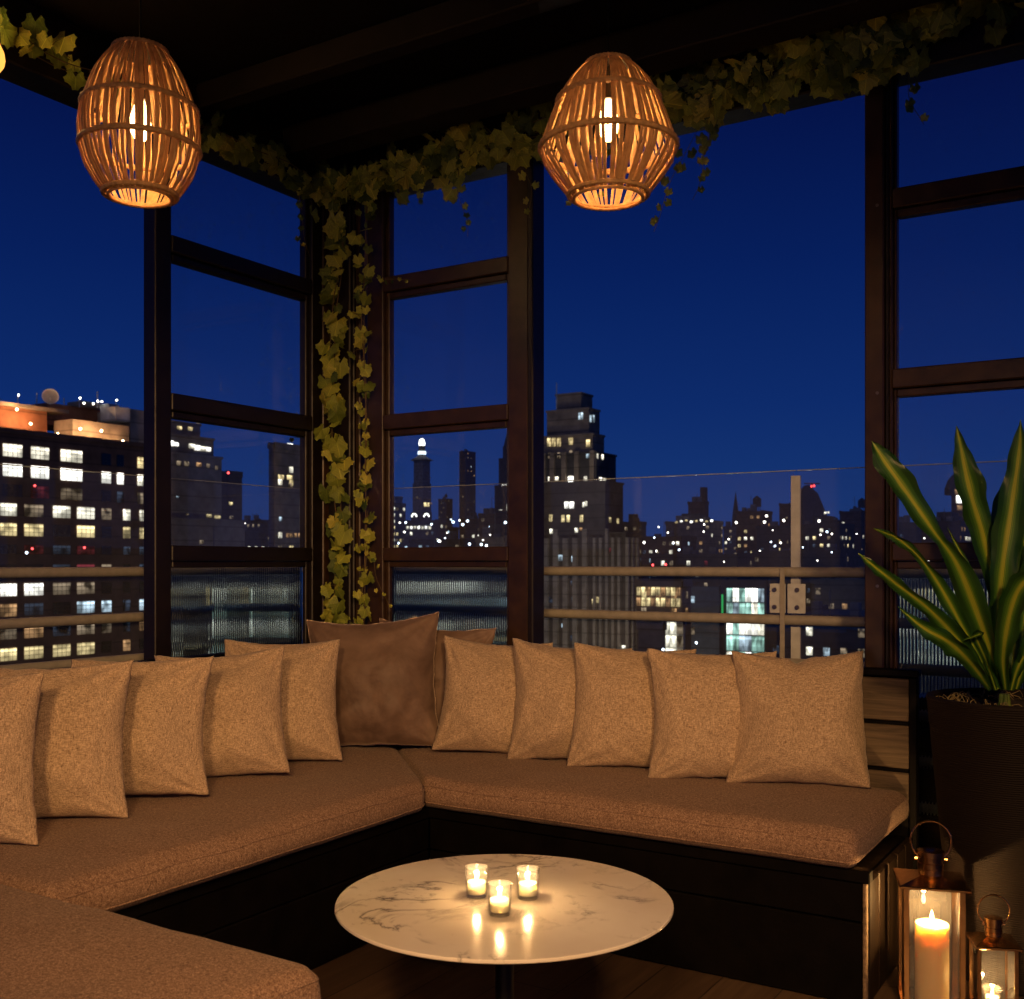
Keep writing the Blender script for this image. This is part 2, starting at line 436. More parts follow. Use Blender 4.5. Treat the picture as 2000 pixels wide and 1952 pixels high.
# ------------------------------------------------------------------ window walls
def ribbed_sheet(L, H, pitch=.0125, seg=8, amp=.0036, th=.006):
    n = int(L/pitch)*seg; m = MB(); vs = []
    for i in range(n+1):
        x = L*i/n; y = -th-amp*abs(sin(pi*x/pitch))
        vs += [(x, y, 0), (x, y, H), (x, 0, 0), (x, 0, H)]
    fs = []
    for i in range(n):
        a = i*4; b = a+4
        fs += [(a, b, b+1, a+1), (a+3, b+3, b+2, a+2), (a+1, b+1, b+3, a+3), (a+2, b+2, b, a)]
    fs += [(0, 1, 3, 2), (n*4, n*4+2, n*4+3, n*4+1)]
    m.add(vs, fs); return m

def frame_member(name, a, b, parent, axis, mt='frame', lip=.012):
    """a bar with a raised inner moulding; axis: which wall ('x' runs along X, faces -Y)"""
    m = MB(); m.box(a, b, 0, .004)
    o = m.build(name, M[mt], parent); return o

def window_unit(name, wall, x0, x1, stile0, stile1, zs, ribbed_z0, label, glass=True, ztop=3.19, mt='frame', skip=()):
    """wall 'R': along +X at y=0.  wall 'L': along -Y at x=0 (position = -y)."""
    t = empty(name, (0, 0, 0), 0, label, 'window')
    def P(s, off, z):      # s along wall, off = towards the room
        return (s, -off, z) if wall == 'R' else (off, -s, z)
    def bar(n, s0, s1, z0, z1, o0=-.03, o1=.045, mm=mt):
        m = MB(); m.box(P(s0, o0, z0), P(s1, o1, z1), 0, .004); return m.build(n, M[mm], t)
    bar('stile', x0, x0+stile0, 0.002, ztop); bar('stile', x1-stile1, x1, 0.002, ztop)
    a, b = x0+stile0, x1-stile1; mw = .012 if stile0 < .02 else .022
    # inner mouldings on stiles (a small step towards the glass)
    bar('moulding', a+.0005, a+mw, .02, ztop, -.02, .022); bar('moulding', b-.022, b-.0005, .02, ztop, -.02, .022)
    a2, b2 = a+mw+.0005, b-.0225
    for (z0, z1) in zs:
        bar('crossbar', a+.0005, b-.0005, z0+.03, z1, -.029, .05)
        bar('moulding', a2, b2, z0, z0+.029, -.02, .026)
    bar('bottom_rail', a+.0005, b-.0005, .003, .14, -.029, .05)
    z_r1 = zs[-1][0]-.001
    # ribbed pane
    L = b2-a2; rb = ribbed_sheet(L, z_r1-ribbed_z0)
    o = rb.build('ribbed_pane', M['ribbed'], t, True, None, 60)
    if wall == 'R': o.location = (a2, .006, ribbed_z0)
    else: o.location = (-.006, -b2, ribbed_z0); o.rotation_euler = (0, 0, pi/2)
    if ribbed_z0 > .2:
        bar('lower_panel', a+.0005, b-.0005, .141, ribbed_z0-.001, -.01, .02)
    if glass:
        edges = [ztop]+[z for pr in zs for z in pr]
        for k in range(0, len(edges)-1, 2):
            m = MB(); m.box(P(a2, -.003, edges[k+1]+.001), P(b2, .003, edges[k]-.001)); m.build('pane', M['pane'], t)
    return t

ZS = [(2.655, 2.757), (1.985, 2.087), (1.345, 1.44)]
window_unit('left_window', 'L', .115, 1.15, .075, .085, ZS, .92, 'tall dark-framed window on the left wall, between the open bay and the vine-covered corner post', mt='frame_dark')
window_unit('corner_window', 'R', .27, 1.195, .10, .105, ZS, .92, 'tall brown-framed window just right of the vine-covered corner post')
window_unit('right_window', 'R', 2.762, 4.3, .010, .1, ZS, .16, 'brown-framed window at the right edge, behind the striped potted plant')
bpy.data.objects['right_window']['label'] = 'brown-framed window at the right edge, behind the striped potted plant'

def post(name, parts, label, mt='frame'):
    t = empty(name, (0, 0, 0), 0, label, 'post')
    for n, a, b, mm in parts:
        m = MB(); m.box(a, b, 0, .005); m.build(n, M[mm], t)
    return t
post('corner_post', [('core', (.0, -.06, .002), (.20, .10, 3.18), 'frame_dark'), ('facing', (.055, -.085, .002), (.195, -.0605, 3.17), 'frame_dark'),
                     ('cover_strip', (.2005, -.05, .002), (.23, .05, 3.17), 'frame'), ('corner_bead', (-.02, -.11, .003), (.045, -.062, 3.17), 'frame')],
     'thick dark corner post wrapped in hanging vine')
post('opening_post', [('core', (1.197, -.055, .002), (1.226, .05, 3.178), 'frame_dark')], 'dark post on the left side of the wide open bay')
post('tall_post', [('core', (2.675, -.06, .002), (2.745, .06, 3.178), 'frame'), ('trim', (2.746, -.045, .002), (2.760, .04, 3.178), 'frame_dark')],
     'lit brown post on the right side of the wide open bay')
# screws on the tall post
tp = bpy.data.objects['tall_post']
for z in (2.0, 1.28, 2.7):
    m = MB(); m.tube([(2.722, -.0605, z), (2.722, -.063, z)], .006, 10); m.build('screw', M['bolt'], tp)

# ------------------------------------------------------------------ railings
def railing(name, wall, off, s0, s1, posts, panels, label):
    t = empty(name, (0, 0, 0), 0, label, 'railing')
    def P(s, o, z): return (s, o, z) if wall == 'R' else (-o, -s, z)
    for z in (1.325, 1.115, .925, .735, .545, .355):
        m = MB(); m.tube([P(s0, off, z), P((s0+s1)/2, off, z+.0005), P(s1, off, z)], .0225, 16); m.build('rail', M['rail'], t, True)
    for s in posts:
        m = MB(); m.box(P(s-.011, off-.03, .004), P(s+.011, off-.024, 1.345), 0, .002); m.build('front_bar', M['rail'], t)
        m = MB(); m.box(P(s+.02, off+.028, .004), P(s+.062, off+.043, 1.75), 0, .002); m.build('glass_post', M['rail_white'], t)
        for (a, b) in ((s-.06, s+.012), (s+.02, s+.10)):
            m = MB(); m.box(P(a, off-.022, 1.145), P(b, off-.014, 1.275), 0, .003); br = m.build('bracket', M['rail_white'], t)
            for z in (1.172, 1.248):
                m = MB(); c = (b-.035) if a > s else (a+.025)
                m.tube([P(c, off-.023, z), P(c, off-.031, z)], .010, 10); m.build('bolt', M['bolt'], br)
    for (a, b) in panels:
        m = MB(); m.box(P(a, off+.044, .5), P(b, off+.054, 1.772)); m.build('glass_panel', M['railglass'], t)
        m = MB(); m.box(P(a, off+.045, 1.7725), P(b, off+.053, 1.776)); m.build('glass_edge', M['glassedge'], t)
    return t
railing('balcony_railing', 'R', .47, -.40, 5.2, [2.20, 4.32], [(-.4, 2.237), (2.243, 4.357), (4.363, 5.2)], 'beige pipe railing with glass panels outside the wide open bay and right-hand windows')
railing('balcony_railing', 'L', .42, -.42, 4.6, [4.4], [(-.42, 1.9), (1.905, 4.6)], 'beige pipe railing with glass panels outside the left wall')
m = MB(); m.box((-.6, .56, 0.002), (6, .7, .80)); m.box((-.62, -6, 0.002), (-.5, .555, .80))
tag(m.build('parapet', M['frame']), 'low dark brown parapet behind the pipe railing', 'wall')

# ------------------------------------------------------------------ benches
XB, YB = .17, -.066        # outer line of backrests
def bench(name, label, parts):
    t = empty(name, (0, 0, 0), 0, label, 'bench')
    for n, a, b, mm in parts:
        m = MB(); m.box(a, b, 0, .004); m.build(n, M[mm], t)
    return t
xe = 2.875; yf = -.82; xf = 1.215
parts = [('cap', (XB-.02, YB-.055, .952), (xe+.006, YB-.001, .978), 'black_wood')]
for i in range(3):
    z1 = .944-i*.172
    parts.append(('back_board', (XB+.1, YB-.042, z1-.155), (xe-.03, YB-.024, z1), 'board'))
parts += [('back_frame', (XB+.1, YB-.022, .02), (xe-.002, YB-.001, .951), 'black_wood'),
          ('end_stile', (xe-.03+.001, YB-.05, .02), (xe, YB-.0225, .951), 'black_wood'),
          ('lip', (xf-.03, yf-.012, .385), (xe+.004, yf+.03, .425), 'black_wood'),
          ('front_board', (xf, yf, .262), (xe-.02, yf+.02, .383), 'black_wood'),
          ('front_board', (xf, yf, .006), (xe-.02, yf+.02, .257), 'black_wood'),
          ('core', (xf+.02, yf+.022, .004), (xe-.03, YB-.09, .384), 'black_wood')]
right_bench = bench('corner_bench', 'black bench with weathered-board back along the right-hand windows', parts)
for k in range(5):
    y0 = yf+.022+k*.128
    m = MB(); m.box((xe-.029, y0, .006), (xe-.004, y0+.122, .384), 0, .005); m.build('end_board', M['end_wood'], right_bench)
m = MB(); m.box((xe-.0195, yf-.003, .006), (xe-.008, yf+.0215, .384), 0, .003); m.build('end_corner', M['worn'], right_bench)

parts = [('cap', (XB-.02, -4.6, .952), (XB+.04, YB-.057, .978), 'black_wood'),
         ('back_frame', (XB, -4.6, .02), (XB+.02, YB-.06, .951), 'black_wood')]
for i in range(3):
    z1 = .944-i*.172
    parts.append(('back_board', (XB+.022, -4.6, z1-.155), (XB+.038, YB-.06, z1), 'board'))
parts += [('lip', (xf-.03, -3.6, .385), (xf+.012, yf-.014, .425), 'black_wood')]
for z0, z1 in ((.262, .383), (.006, .257)):
    parts.append(('front_board', (xf-.02, -3.6, z0), (xf-.001, yf-.001, z1), 'black_wood'))
bench('corner_bench', 'black bench with board back along the left side of the seating', parts)
ya = -2.53
parts = [('core', (xf+.02, ya-.75, .006), (2.17, ya-.03, .42), 'black_wood'),
         ('front_board', (xf+.02, ya-.029, .21), (2.172, ya-.008, .42), 'black_wood'),
         ('front_board', (xf+.02, ya-.029, .006), (2.172, ya-.008, .205), 'black_wood')]
bench('corner_bench', 'black bench base in the near left foreground under the large seat cushion', parts)

def cushion(name, label, x0, x1, y0, y1, z0, z1, r=.05, mitre=None, seed=1, puff=.018):
    """rounded seat cushion; mitre=(axis,side,k): the end slides with the cross coordinate"""
    cx, cy, cz = (x0+x1)/2, (y0+y1)/2, (z0+z1)/2
    hx, hy, hz = (x1-x0)/2, (y1-y0)/2, (z1-z0)/2
    def samples(h):
        n = max(6, int((h*2-2*r)/.035)); a = []
        k = 6
        for i in range(k): a.append(-h+r*(1-cos(pi/2*i/k)))
        for i in range(n+1): a.append(-h+r+(2*h-2*r)*i/n)
        for i in range(k-1, -1, -1): a.append(h-r*(1-cos(pi/2*i/k)))
        return a
    sx, sy, sz = samples(hx), samples(hy), samples(hz)
    idx = {}; m = MB()
    def warp(p):
        x, y, z = p
        q = [max(-h+r, min(h-r, c)) for c, h in zip(p, (hx, hy, hz))]
        d = Vector(p)-Vector(q)
        if d.length > 1e-9: d = d.normalized()*r
        v = Vector(q)+d
        ex = max(0, 1-abs(v.x)/hx); ey = max(0, 1-abs(v.y)/hy)
        dome = min(1, ex*hx/.18)*min(1, ey*hy/.18)
        wv = Vector((v.x*2.3+seed*7.1, v.y*2.3, seed*3.3))
        if v.z > 0: v.z += puff*sqrt(max(0, dome))*(.75+.9*noise.noise(wv))+.005*noise.noise(wv*3.2)
        # sides belly out a little
        bel = .010*(1-(v.z/hz)**2) if abs(v.z) < hz else 0
        if abs(v.x) > hx-r*1.5: v.x += math.copysign(bel+.006*noise.noise(wv*2.2), v.x)
        if abs(v.y) > hy-r*1.5: v.y += math.copysign(bel+.006*noise.noise(wv*2.2), v.y)
        X, Y = v.x+cx, v.y+cy
        if mitre:
            ax, side, c0 = mitre
            if ax == 'x':      # min-x end follows the 45 degree seam x = c0 - y
                tgt = c0-Y; w = (X-x1)/(x0-x1); X = x1+(tgt-x1)*w
            else:              # max-y end follows the seam y = c0 - x
                tgt = c0-X; w = (Y-y0)/(y1-y0); Y = y0+(tgt-y0)*w
        return (X-cx, Y-cy, v.z)
    def vid(i, j, k):
        key = (i, j, k)
        if key not in idx:
            idx[key] = len(m.v); m.v.append(warp((sx[i], sy[j], sz[k])))
        return idx[key]
    nx, ny, nz = len(sx)-1, len(sy)-1, len(sz)-1
    for i in range(nx):
        for j in range(ny):
            m.f.append((vid(i,j,nz), vid(i+1,j,nz), vid(i+1,j+1,nz), vid(i,j+1,nz)))
            m.f.append((vid(i,j,0), vid(i,j+1,0), vid(i+1,j+1,0), vid(i+1,j,0)))
    for i in range(nx):
        for k in range(nz):
            m.f.append((vid(i,0,k), vid(i+1,0,k), vid(i+1,0,k+1), vid(i,0,k+1)))
            m.f.append((vid(i,ny,k), vid(i,ny,k+1), vid(i+1,ny,k+1), vid(i+1,ny,k)))
    for j in range(ny):
        for k in range(nz):
            m.f.append((vid(0,j,k), vid(0,j,k+1), vid(0,j+1,k+1), vid(0,j+1,k)))
            m.f.append((vid(nx,j,k), vid(nx,j+1,k), vid(nx,j+1,k+1), vid(nx,j,k+1)))
    m.m = [0]*len(m.f)
    o = m.build(name, M['seat'], None, True, None, None); o.location = (cx, cy, cz)
    tag(o, label, 'cushion')
    # piping: follows the cushion surface round the top seam and the bottom seam
    for zz in (hz-r*.55, -hz+r*.55):
        loop = []
        def s_(x, y): 
            p = warp((x, y, zz)); loop.append(p)
        for i in range(nx+1): s_(sx[i], -hy)
        for j in range(1, ny+1): s_(hx, sy[j])
        for i in range(nx-1, -1, -1): s_(sx[i], hy)
        for j in range(ny-1, 0, -1): s_(-hx, sy[j])
        pts = [loop[0]]
        for p in loop[1:]:
            if (Vector(p)-Vector(pts[-1])).length > .004: pts.append(p)
        pm = MB(); pm.tube(pts, .0032, 6, closed=True); pm.build('piping', M['seat'], o, True)
    return o
zc0, zc1 = .427, .545
cushion('seat_cushion', 'long brown seat cushion on the right-hand bench', .30, xe-.03, yf-.06, YB-.06, zc0, zc1, .05, ('x', 0, .345), 1)
cushion('seat_cushion', 'long brown seat cushion on the left-hand bench, cut by the left picture edge', XB+.05, xf+.065, ya+.01, YB-.10, zc0, zc1, .05, ('y', 0, .345), 2)
cushion('seat_cushion', 'wide brown seat cushion in the near left foreground corner', .25, 2.20, ya-.78, ya+.0, zc0-.12, zc1+.004, .045, None, 3, .012)

# ------------------------------------------------------------------ pillows
def pillow_mesh(size, T, seed, n=44, notch=0):
    a = size/2; m = MB()
    pr = random.Random(seed*13); cj = {(cu, cv): (pr.uniform(-.014, .012), pr.uniform(-.014, .012)) for cu in (-1, 1) for cv in (-1, 1)}
    bl, br_, bt = pr.uniform(.05, .13), pr.uniform(.05, .13), pr.uniform(.09, .16); sx_ = pr.uniform(-.5, .5); T *= pr.uniform(.9, 1.18)
    def P(u, v, s):
        bow_u = 1-(bl if u < 0 else br_)*(1-v*v)**1.15; bow_v = 1-(bt if v > 0 else .05)*(1-(u*.92-sx_*.15)**2)**1.15
        x = a*u*bow_u*(1+.02*(-v)); z = a*v*bow_v
        for (cu, cv), (jx, jz) in cj.items():
            wq = max(0, (1+u*cu)/2)**2*max(0, (1+v*cv)/2)**2; x += jx*wq; z += jz*wq
        x += .004*noise.noise(Vector((seed*3, v*5, 0)))*abs(u)**3; z += .004*noise.noise(Vector((u*5, seed*3, 4)))*abs(v)**3
        if notch: z -= notch*math.exp(-(u/.10)**2)*max(0, v)**6
        body = (max(0, 1-abs(u)**2.6)*max(0, 1-abs(v)**2.6))**.62
        t = T*body*(1+.18*(-v))
        w = noise.noise(Vector((u*1.7+seed*9, v*1.7, s*2.0+seed)))
        t *= 1+.30*w
        # slumping folds: a few soft diagonal creases, stronger near the base
        e1 = noise.noise(Vector((u*2.2+v*1.6+seed*5, (v-u)*.9, seed*2.0)))
        t += -.012*math.exp(-(e1/.07)**2)*min(1, body*2)*(.45+.55*(v < 0)*(-v))
        t += -.020*math.exp(-((u-sx_)/.06)**2)*max(0, v)**4*min(1, body*3)
        # creases radiating from corners
        for cu in (-1, 1):
            for cv in (-1, 1):
                du, dv = u-cu, v-cv; rr = sqrt(du*du+dv*dv)+1e-6
                an = atan2(dv, du)
                t += .015*math.exp(-rr*2.2)*min(1, rr*4)*sin(an*13+seed*cu+cv*2)*min(1, body*3)
        # edge puckers
        t += .003*sin(v*34+seed*3)*math.exp(-(1-abs(u))*9)*min(1, body*5)+.003*sin(u*31+seed*5)*math.exp(-(1-abs(v))*9)*min(1, body*5)
        return (x, s*t, z+a)
    g = {}
    for s in (-1, 1):
        for i in range(n+1):
            for j in range(n+1):
                u = -1+2*i/n; v = -1+2*j/n
                u = sin(u*pi/2)*.55+u*.45; v = sin(v*pi/2)*.55+v*.45
                edge = i in (0, n) or j in (0, n)
                if edge and s == 1: g[(i, j, s)] = g[(i, j, -1)]
                else: g[(i, j, s)] = len(m.v); m.v.append(P(u, v, s))
    for i in range(n):
        for j in range(n):
            for s in (-1, 1):
                q = (g[(i,j,s)], g[(i+1,j,s)], g[(i+1,j+1,s)], g[(i,j+1,s)])
                m.f.append(q if s == -1 else q[::-1])
    m.m = [0]*len(m.f)
    return m
PG = 'square scatter pillows on the corner seating'
def pillow(center_px, d, label, size=.49, yaw=0, lean=17, roll=0, mt='pillow', T=.108, seed=1, z=.555, notch=0, group=PG):
    o = pillow_mesh(size, T, seed, notch=notch).build('pillow', M[mt], None, True, None, None)
    p = atz(center_px, z, d); o.location = p
    R = Matrix.Rotation(TH+radians(yaw), 4, 'Z') @ Matrix.Rotation(radians(-lean), 4, 'X') @ Matrix.Rotation(radians(roll), 4, 'Y')
    o.rotation_euler = R.to_euler()
    tag(o, label, 'pillow', group); return o
# right-hand row, counted from the big velvet pillow
pillow(962, 4.59, 'tan pillow leaning right beside the big velvet corner pillow', .50, -5, 13, 2, seed=1)
pillow(1108, 4.43, 'second tan pillow to the right of the velvet corner pillow', .50, -5, 13, 2, seed=2)
pillow(1237, 4.26, 'middle tan pillow of the right-hand row, third from the velvet pillow', .50, -5, 13, 2, seed=3)
pillow(1392, 4.06, 'tan pillow on the right-hand bench, second from its right end', .50, -5, 13, 0, seed=4, T=.10)
pillow(1558, 3.95, 'tan pillow at the right end of the right-hand bench, dented top edge', .50, -12, 12, 0, seed=5, T=.115, notch=.022)
# left-hand row
pillow(545, 4.40, 'tan pillow of the left-hand row touching the velvet corner pillow', .52, 0, 17, -2, seed=6)
pillow(425, 4.06, 'tan pillow of the left-hand row, second from the velvet corner pillow', .505, 4, 17, -3, seed=7)
pillow(262, 3.72, 'tan pillow in the middle of the left-hand row', .51, 2, 16, -2, seed=8, T=.10)
pillow(90, 3.43, 'tan pillow of the left-hand row, second from the left picture edge', .51, 3, 16, -2, seed=9, T=.10)
pillow(-105, 3.12, 'tan pillow at the far left, cut off by the picture edge', .51, 2, 16, -2, seed=10, T=.10)
VG = 'brown velvet pillows in the corner'
pillow(729, 4.72, 'large brown velvet pillow in the corner of the seating', .60, -3, 13, -2, 'velvet', .13, 11, group=VG)
pillow(826, 4.86, 'brown velvet pillow half hidden behind the large velvet one', .56, -16, 8, 4, 'velvet', .06, 12, group=VG)

# ------------------------------------------------------------------ table
TP = at(985, HY, 2.61); tx, ty, tz = TP.x, TP.y, .56
t = empty('round_table', (tx, ty, 0), 0, 'round white marble table with three lit votive candles on it', 'table')
m = MB(); R_ = .403
m.lathe([(0, -.016), (R_-.03, -.016), (R_-.004, -.010), (R_, -.007), (R_, -.002), (R_-.002, 0), (R_-.03, .0), (0, 0)], (0, 0, tz), 96)
m.build('tabletop', M['marble'], t, True)
m = MB(); m.lathe([(.0, 0), (.13, 0), (.13, .006), (0, .006)], (0, 0, tz-.0225), 32); m.build('mounting_plate', M['pedestal'], t, True)
m = MB(); m.lathe([(.023, .02), (.023, tz-.0225)], (0, 0, 0), 28); m.build('pedestal', M['pedestal'], t, True)
m = MB(); m.lathe([(0, .002), (.23, .002), (.23, .008), (.2, .014), (.03, .024), (0, .024)], (0, 0, 0), 48); m.build('foot_plate', M['pedestal'], t, True)

def flame_mesh(c, h=.022, r=.0045):
    m = MB(); pr = [(0, 0)]
    for i in range(1, 13):
        q = i/12; pr.append((r*(sin(pi*q**.72))**.9*(1-.25*q)+1e-5, h*q))
    m.lathe(pr, c, 14); return m
def votive(px, py, label):
    # on the table plane
    d = (CZ-tz)*F/(py-HY); p = atz(px, tz, d)
    t = empty('votive_candle', (p.x, p.y, tz+.001), 0, label, 'candle', 'votive candles on the marble table')
    m = MB(); r = .0285; h = .072
    m.lathe([(0, 0), (r*.86, 0), (r*.9, .002), (r, h-.002), (r-.001, h), (r-.002, h-.002), (r*.9-.0025, .009), (0, .007)], n=40); m.build('glass', M['votive_glass'], t, True)
    m = MB(); rw = r*.78
    m.lathe([(0, .0095), (rw*.95, .0095), (rw, .012), (rw, .034), (rw*.95, .037), (rw*.75, .0355), (0, .035)], n=32); m.build('wax', M['wax_white'], t, True)
    m = MB(); m.tube([(0, 0, .034), (.0006, 0, .042)], .0008, 6); m.build('wick', M['wick'], t)
    m = flame_mesh((0, 0, .040), .019, .0042); m.build('flame', M['flame'], t, True)
    lamp('candle_light', (p.x, p.y, tz+.055), 1.3, (1, .58, .22), .006)
    return t
votive(931, 1752, 'left votive candle in clear glass on the marble table')
votive(1031, 1755, 'right votive candle in clear glass on the marble table')
votive(976, 1787, 'front middle votive candle in clear glass on the marble table')

# ------------------------------------------------------------------ lanterns
def lantern(px, d, w, zb, zr, zt, zh, rz, label, candle):
    """w: roof width; zb body bottom; zr roof; zt chimney top; zh handle top"""
    p = atz(px, 0, d)
    t = empty('candle_lantern', (p.x, p.y, .001), TH+rz, label, 'lantern', 'copper lanterns on the floor')
    a = w/2; b = a*.86; pw = w*.08
    m = MB(); m.box((-b-.004, -b-.004, 0), (b+.004, b+.004, .010), 0, .002); m.build('base', M['copper'], t)
    m = MB(); m.box((-a, -a, zr-.009), (a, a, zr), 0, .002)
    m.add([(-a*.96, -a*.96, zr+.0005), (a*.96, -a*.96, zr+.0005), (a*.96, a*.96, zr+.0005), (-a*.96, a*.96, zr+.0005), (-.3*a, -.3*a, zr+.018), (.3*a, -.3*a, zr+.018), (.3*a, .3*a, zr+.018), (-.3*a, .3*a, zr+.018)],
          [(0,1,5,4),(1,2,6,5),(2,3,7,6),(3,0,4,7),(4,5,6,7)])
    m.build('roof', M['copper'], t)
    for sx_ in (-1, 1):
        for sy_ in (-1, 1):
            m = MB(); m.box((sx_*b, sy_*b, .0105), (sx_*(b-pw), sy_*(b-pw), zr-.0095), 0, .0015); m.build('corner_post', M['copper'], t)
    for s in (-1, 1):
        m = MB(); m.box((-b+pw+.001, s*(b-.006), .012), (b-pw-.001, s*(b-.0075), zr-.010)); m.build('glass_pane', M['lantern_glass'], t)
        m = MB(); m.box((s*(b-.006), -b+pw+.001, .012), (s*(b-.0075), b-pw-.001, zr-.010)); m.build('glass_pane', M['lantern_glass'], t)
    rc = w*.19; ch = zt-zr
    m = MB()
    m.lathe([(rc*.95, .012), (rc*.95, ch*.38), (rc, ch*.40), (rc, ch*.58), (rc*.93, ch*.60), (rc*.93, ch*.78), (rc*1.03, ch*.80), (rc*1.03, ch*.98), (rc*.9, ch), (0, ch)], (0, 0, zr), 36)
    m.build('chimney', M['copper'], t, True)
    # ring handle, hinged on the chimney sides
    m = MB(); rh = (zh-zt+ch*.35)/2; hc = zh-rh; pts = []
    for i in range(33):
        q = radians(-52)+radians(284)*i/32
        pts.append((rh*.98*cos(q), -.004, hc+rh*sin(q)))
    x0 = pts[0][0]
    pts = [(rc*1.12, 0, zr+ch*.72)]+pts+[(-rc*1.12, 0, zr+ch*.72)]
    m.tube(pts, w*.016, 8); m.build('handle', M['copper'], t, True)
    for s in (-1, 1):
        m = MB(); m.tube([(s*rc, 0, zr+ch*.7), (s*rc*1.25, 0, zr+ch*.7)], w*.03, 10); m.build('hinge_pin', M['copper'], t, True)
    return t, p

lantern_a, pa = lantern(1818, 3.37, .205, 0, .385, .475, .565, radians(-14), 'tall copper lantern holding a thick pillar candle', None)
lantern_b, pb = lantern(1940, 3.32, .135, 0, .212, .283, .352, radians(-10), 'small copper lantern holding a votive candle', None)
# pillar candle
pc = atz(1820, 0, 3.35)
t = empty('pillar_candle', (pc.x, pc.y, .0125), 0, 'thick ivory pillar candle burning inside the tall lantern', 'candle')
m = MB(); m.lathe([(0, 0), (.048, 0), (.05, .002), (.05, .238), (.0485, .243), (.045, .243), (.036, .234), (0, .232)], n=48); m.build('wax', M['wax'], t, True)
m = MB(); m.tube([(0, 0, .231), (.001, 0, .245)], .0012, 6); m.build('wick', M['wick'], t)
flame_mesh((0, 0, .240), .045, .0075).build('flame', M['flame'], t, True)
lamp('candle_light', (pc.x, pc.y, .30), 10.0, (1, .54, .18), .008)
# votive in the small lantern
pv = atz(1938, 0, 3.31)
t = empty('votive_candle', (pv.x, pv.y, .0125), 0, 'votive candle in clear glass inside the small lantern', 'candle')
m = MB(); m.lathe([(0, 0), (.025, 0), (.030, .06), (.0285, .06), (.023, .006), (0, .006)], n=32); m.build('glass', M['votive_glass'], t, True)
m = MB(); m.lathe([(0, .0075), (.021, .0075), (.021, .032), (.018, .034), (0, .033)], n=28); m.build('wax', M['wax_white'], t, True)
flame_mesh((0, 0, .037), .02, .0045).build('flame', M['flame'], t, True)
lamp('candle_light', (pv.x, pv.y, .066), 2.6, (1, .54, .18), .006)

# ------------------------------------------------------------------ planter and plant
pp = atz(1985, 0, 3.62); px_, py_ = pp.x, min(pp.y, -.30)
t = empty('tall_planter', (px_, py_, .002), 0, 'tall dark tapered planter with fine horizontal ridges, behind the lanterns', 'planter')
HP = .922
m = MB()
m.lathe([(0, 0), (.175, 0), (.188, .01), (.270, HP-.03), (.274, HP-.008), (.270, HP), (.258, HP+.001), (.25, HP-.006), (.246, HP-.06)], n=64); m.build('pot', M['pot'], t, True)
m = MB(); vs = [(0, 0, HP-.028)]; fs = []
for i in range(1, 9):
    for k in range(40):
        q = 2*pi*k/40; r = .2455*i/8; vs.append((r*cos(q), r*sin(q), HP-.035+.018*noise.noise(Vector((r*cos(q)*25, r*sin(q)*25, 0)))))
for k in range(40): fs.append((0, 1+k, 1+(k+1) % 40))
for i in range(7):
    for k in range(40): fs.append((1+i*40+k, 1+(i+1)*40+k, 1+(i+1)*40+(k+1) % 40, 1+i*40+(k+1) % 40))
m.add(vs, fs); m.build('soil', M['soil'], t, True)
m = MB()
for k in range(70):
    q = random.uniform(0, 2*pi); r = random.uniform(.13, .235); a = random.uniform(0, 2*pi); L = random.uniform(.03, .09)
    c = Vector((r*cos(q), r*sin(q), HP-.022)); pts = []
    for i in range(6):
        s = i/5-.5; pts.append(c+Vector((cos(a+s)*L*s, sin(a+s)*L*s, .022*(1-4*s*s)*random.uniform(.4, 1.3))))
    m.tube(pts, .0012, 4)
m.build('moss', M['moss'], t)

plant = empty('striped_plant', (px_, py_, HP-.03), 0, 'broad-leaved plant with yellow-striped green blades growing in the tall planter', 'plant')
def catmull(pts, n=10):
    pts = [Vector(p) for p in pts]; P = [pts[0]*2-pts[1]]+pts+[pts[-1]*2-pts[-2]]; out = []
    for i in range(1, len(P)-2):
        for k in range(n):
            t_ = k/n; a, b, c, d = P[i-1:i+3]
            out.append(.5*((2*b)+(c-a)*t_+(2*a-5*b+4*c-d)*t_*t_+(3*b-a-3*c+d)*t_**3))
    out.append(P[-2]); return out
def blade(pts, widths, facing=None, fold=.25, seed=0, twist=0):
    """pts base->tip world points; widths list of half widths along length"""
    c = catmull(pts, 9); n = len(c); m = MB(); W_ = 8; camv = Vector((CX, CY, CZ))
    for i, p in enumerate(c):
        s = i/(n-1); t_ = (c[min(i+1, n-1)]-c[max(i-1, 0)]).normalized()
        f = (camv-p).normalized() if facing is None else Vector(facing)
        side = t_.cross(f).normalized()
        tw = twist*sin(s*pi*1.6+seed)+.25*sin(s*5+seed)
        nrm = side.cross(t_).normalized()
        side = (side*cos(tw)+nrm*sin(tw)).normalized(); nrm = side.cross(t_).normalized()
        k = s*(len(widths)-1); a = int(min(k, len(widths)-2)); w = widths[a]+(widths[a+1]-widths[a])*(k-a)
        w *= .88; wav = 1+.07*sin(s*21+seed*3)+.06*sin(s*47+seed)
        for j in range(W_+1):
            u = j/W_*2-1
            q = p+side*(w*wav*u)+nrm*(-fold*w*(1-abs(u))+.30*w*abs(u)**2*sin(s*24+seed+u*3))
            m.v.append(tuple(q)); m.uv[len(m.v)-1] = (j/W_, s)
    for i in range(n-1):
        for j in range(W_):
            a = i*(W_+1)+j; m.f.append((a, a+1, a+W_+2, a+W_+1))
    m.m = [0]*len(m.f)
    o = m.build('leaf', M['blade'], plant, True, None, None)
    o.matrix_parent_inverse = Matrix.Translation(plant.location).inverted()
    return o
B0 = 3.52
def P3(l): return [at(*q) for q in l]
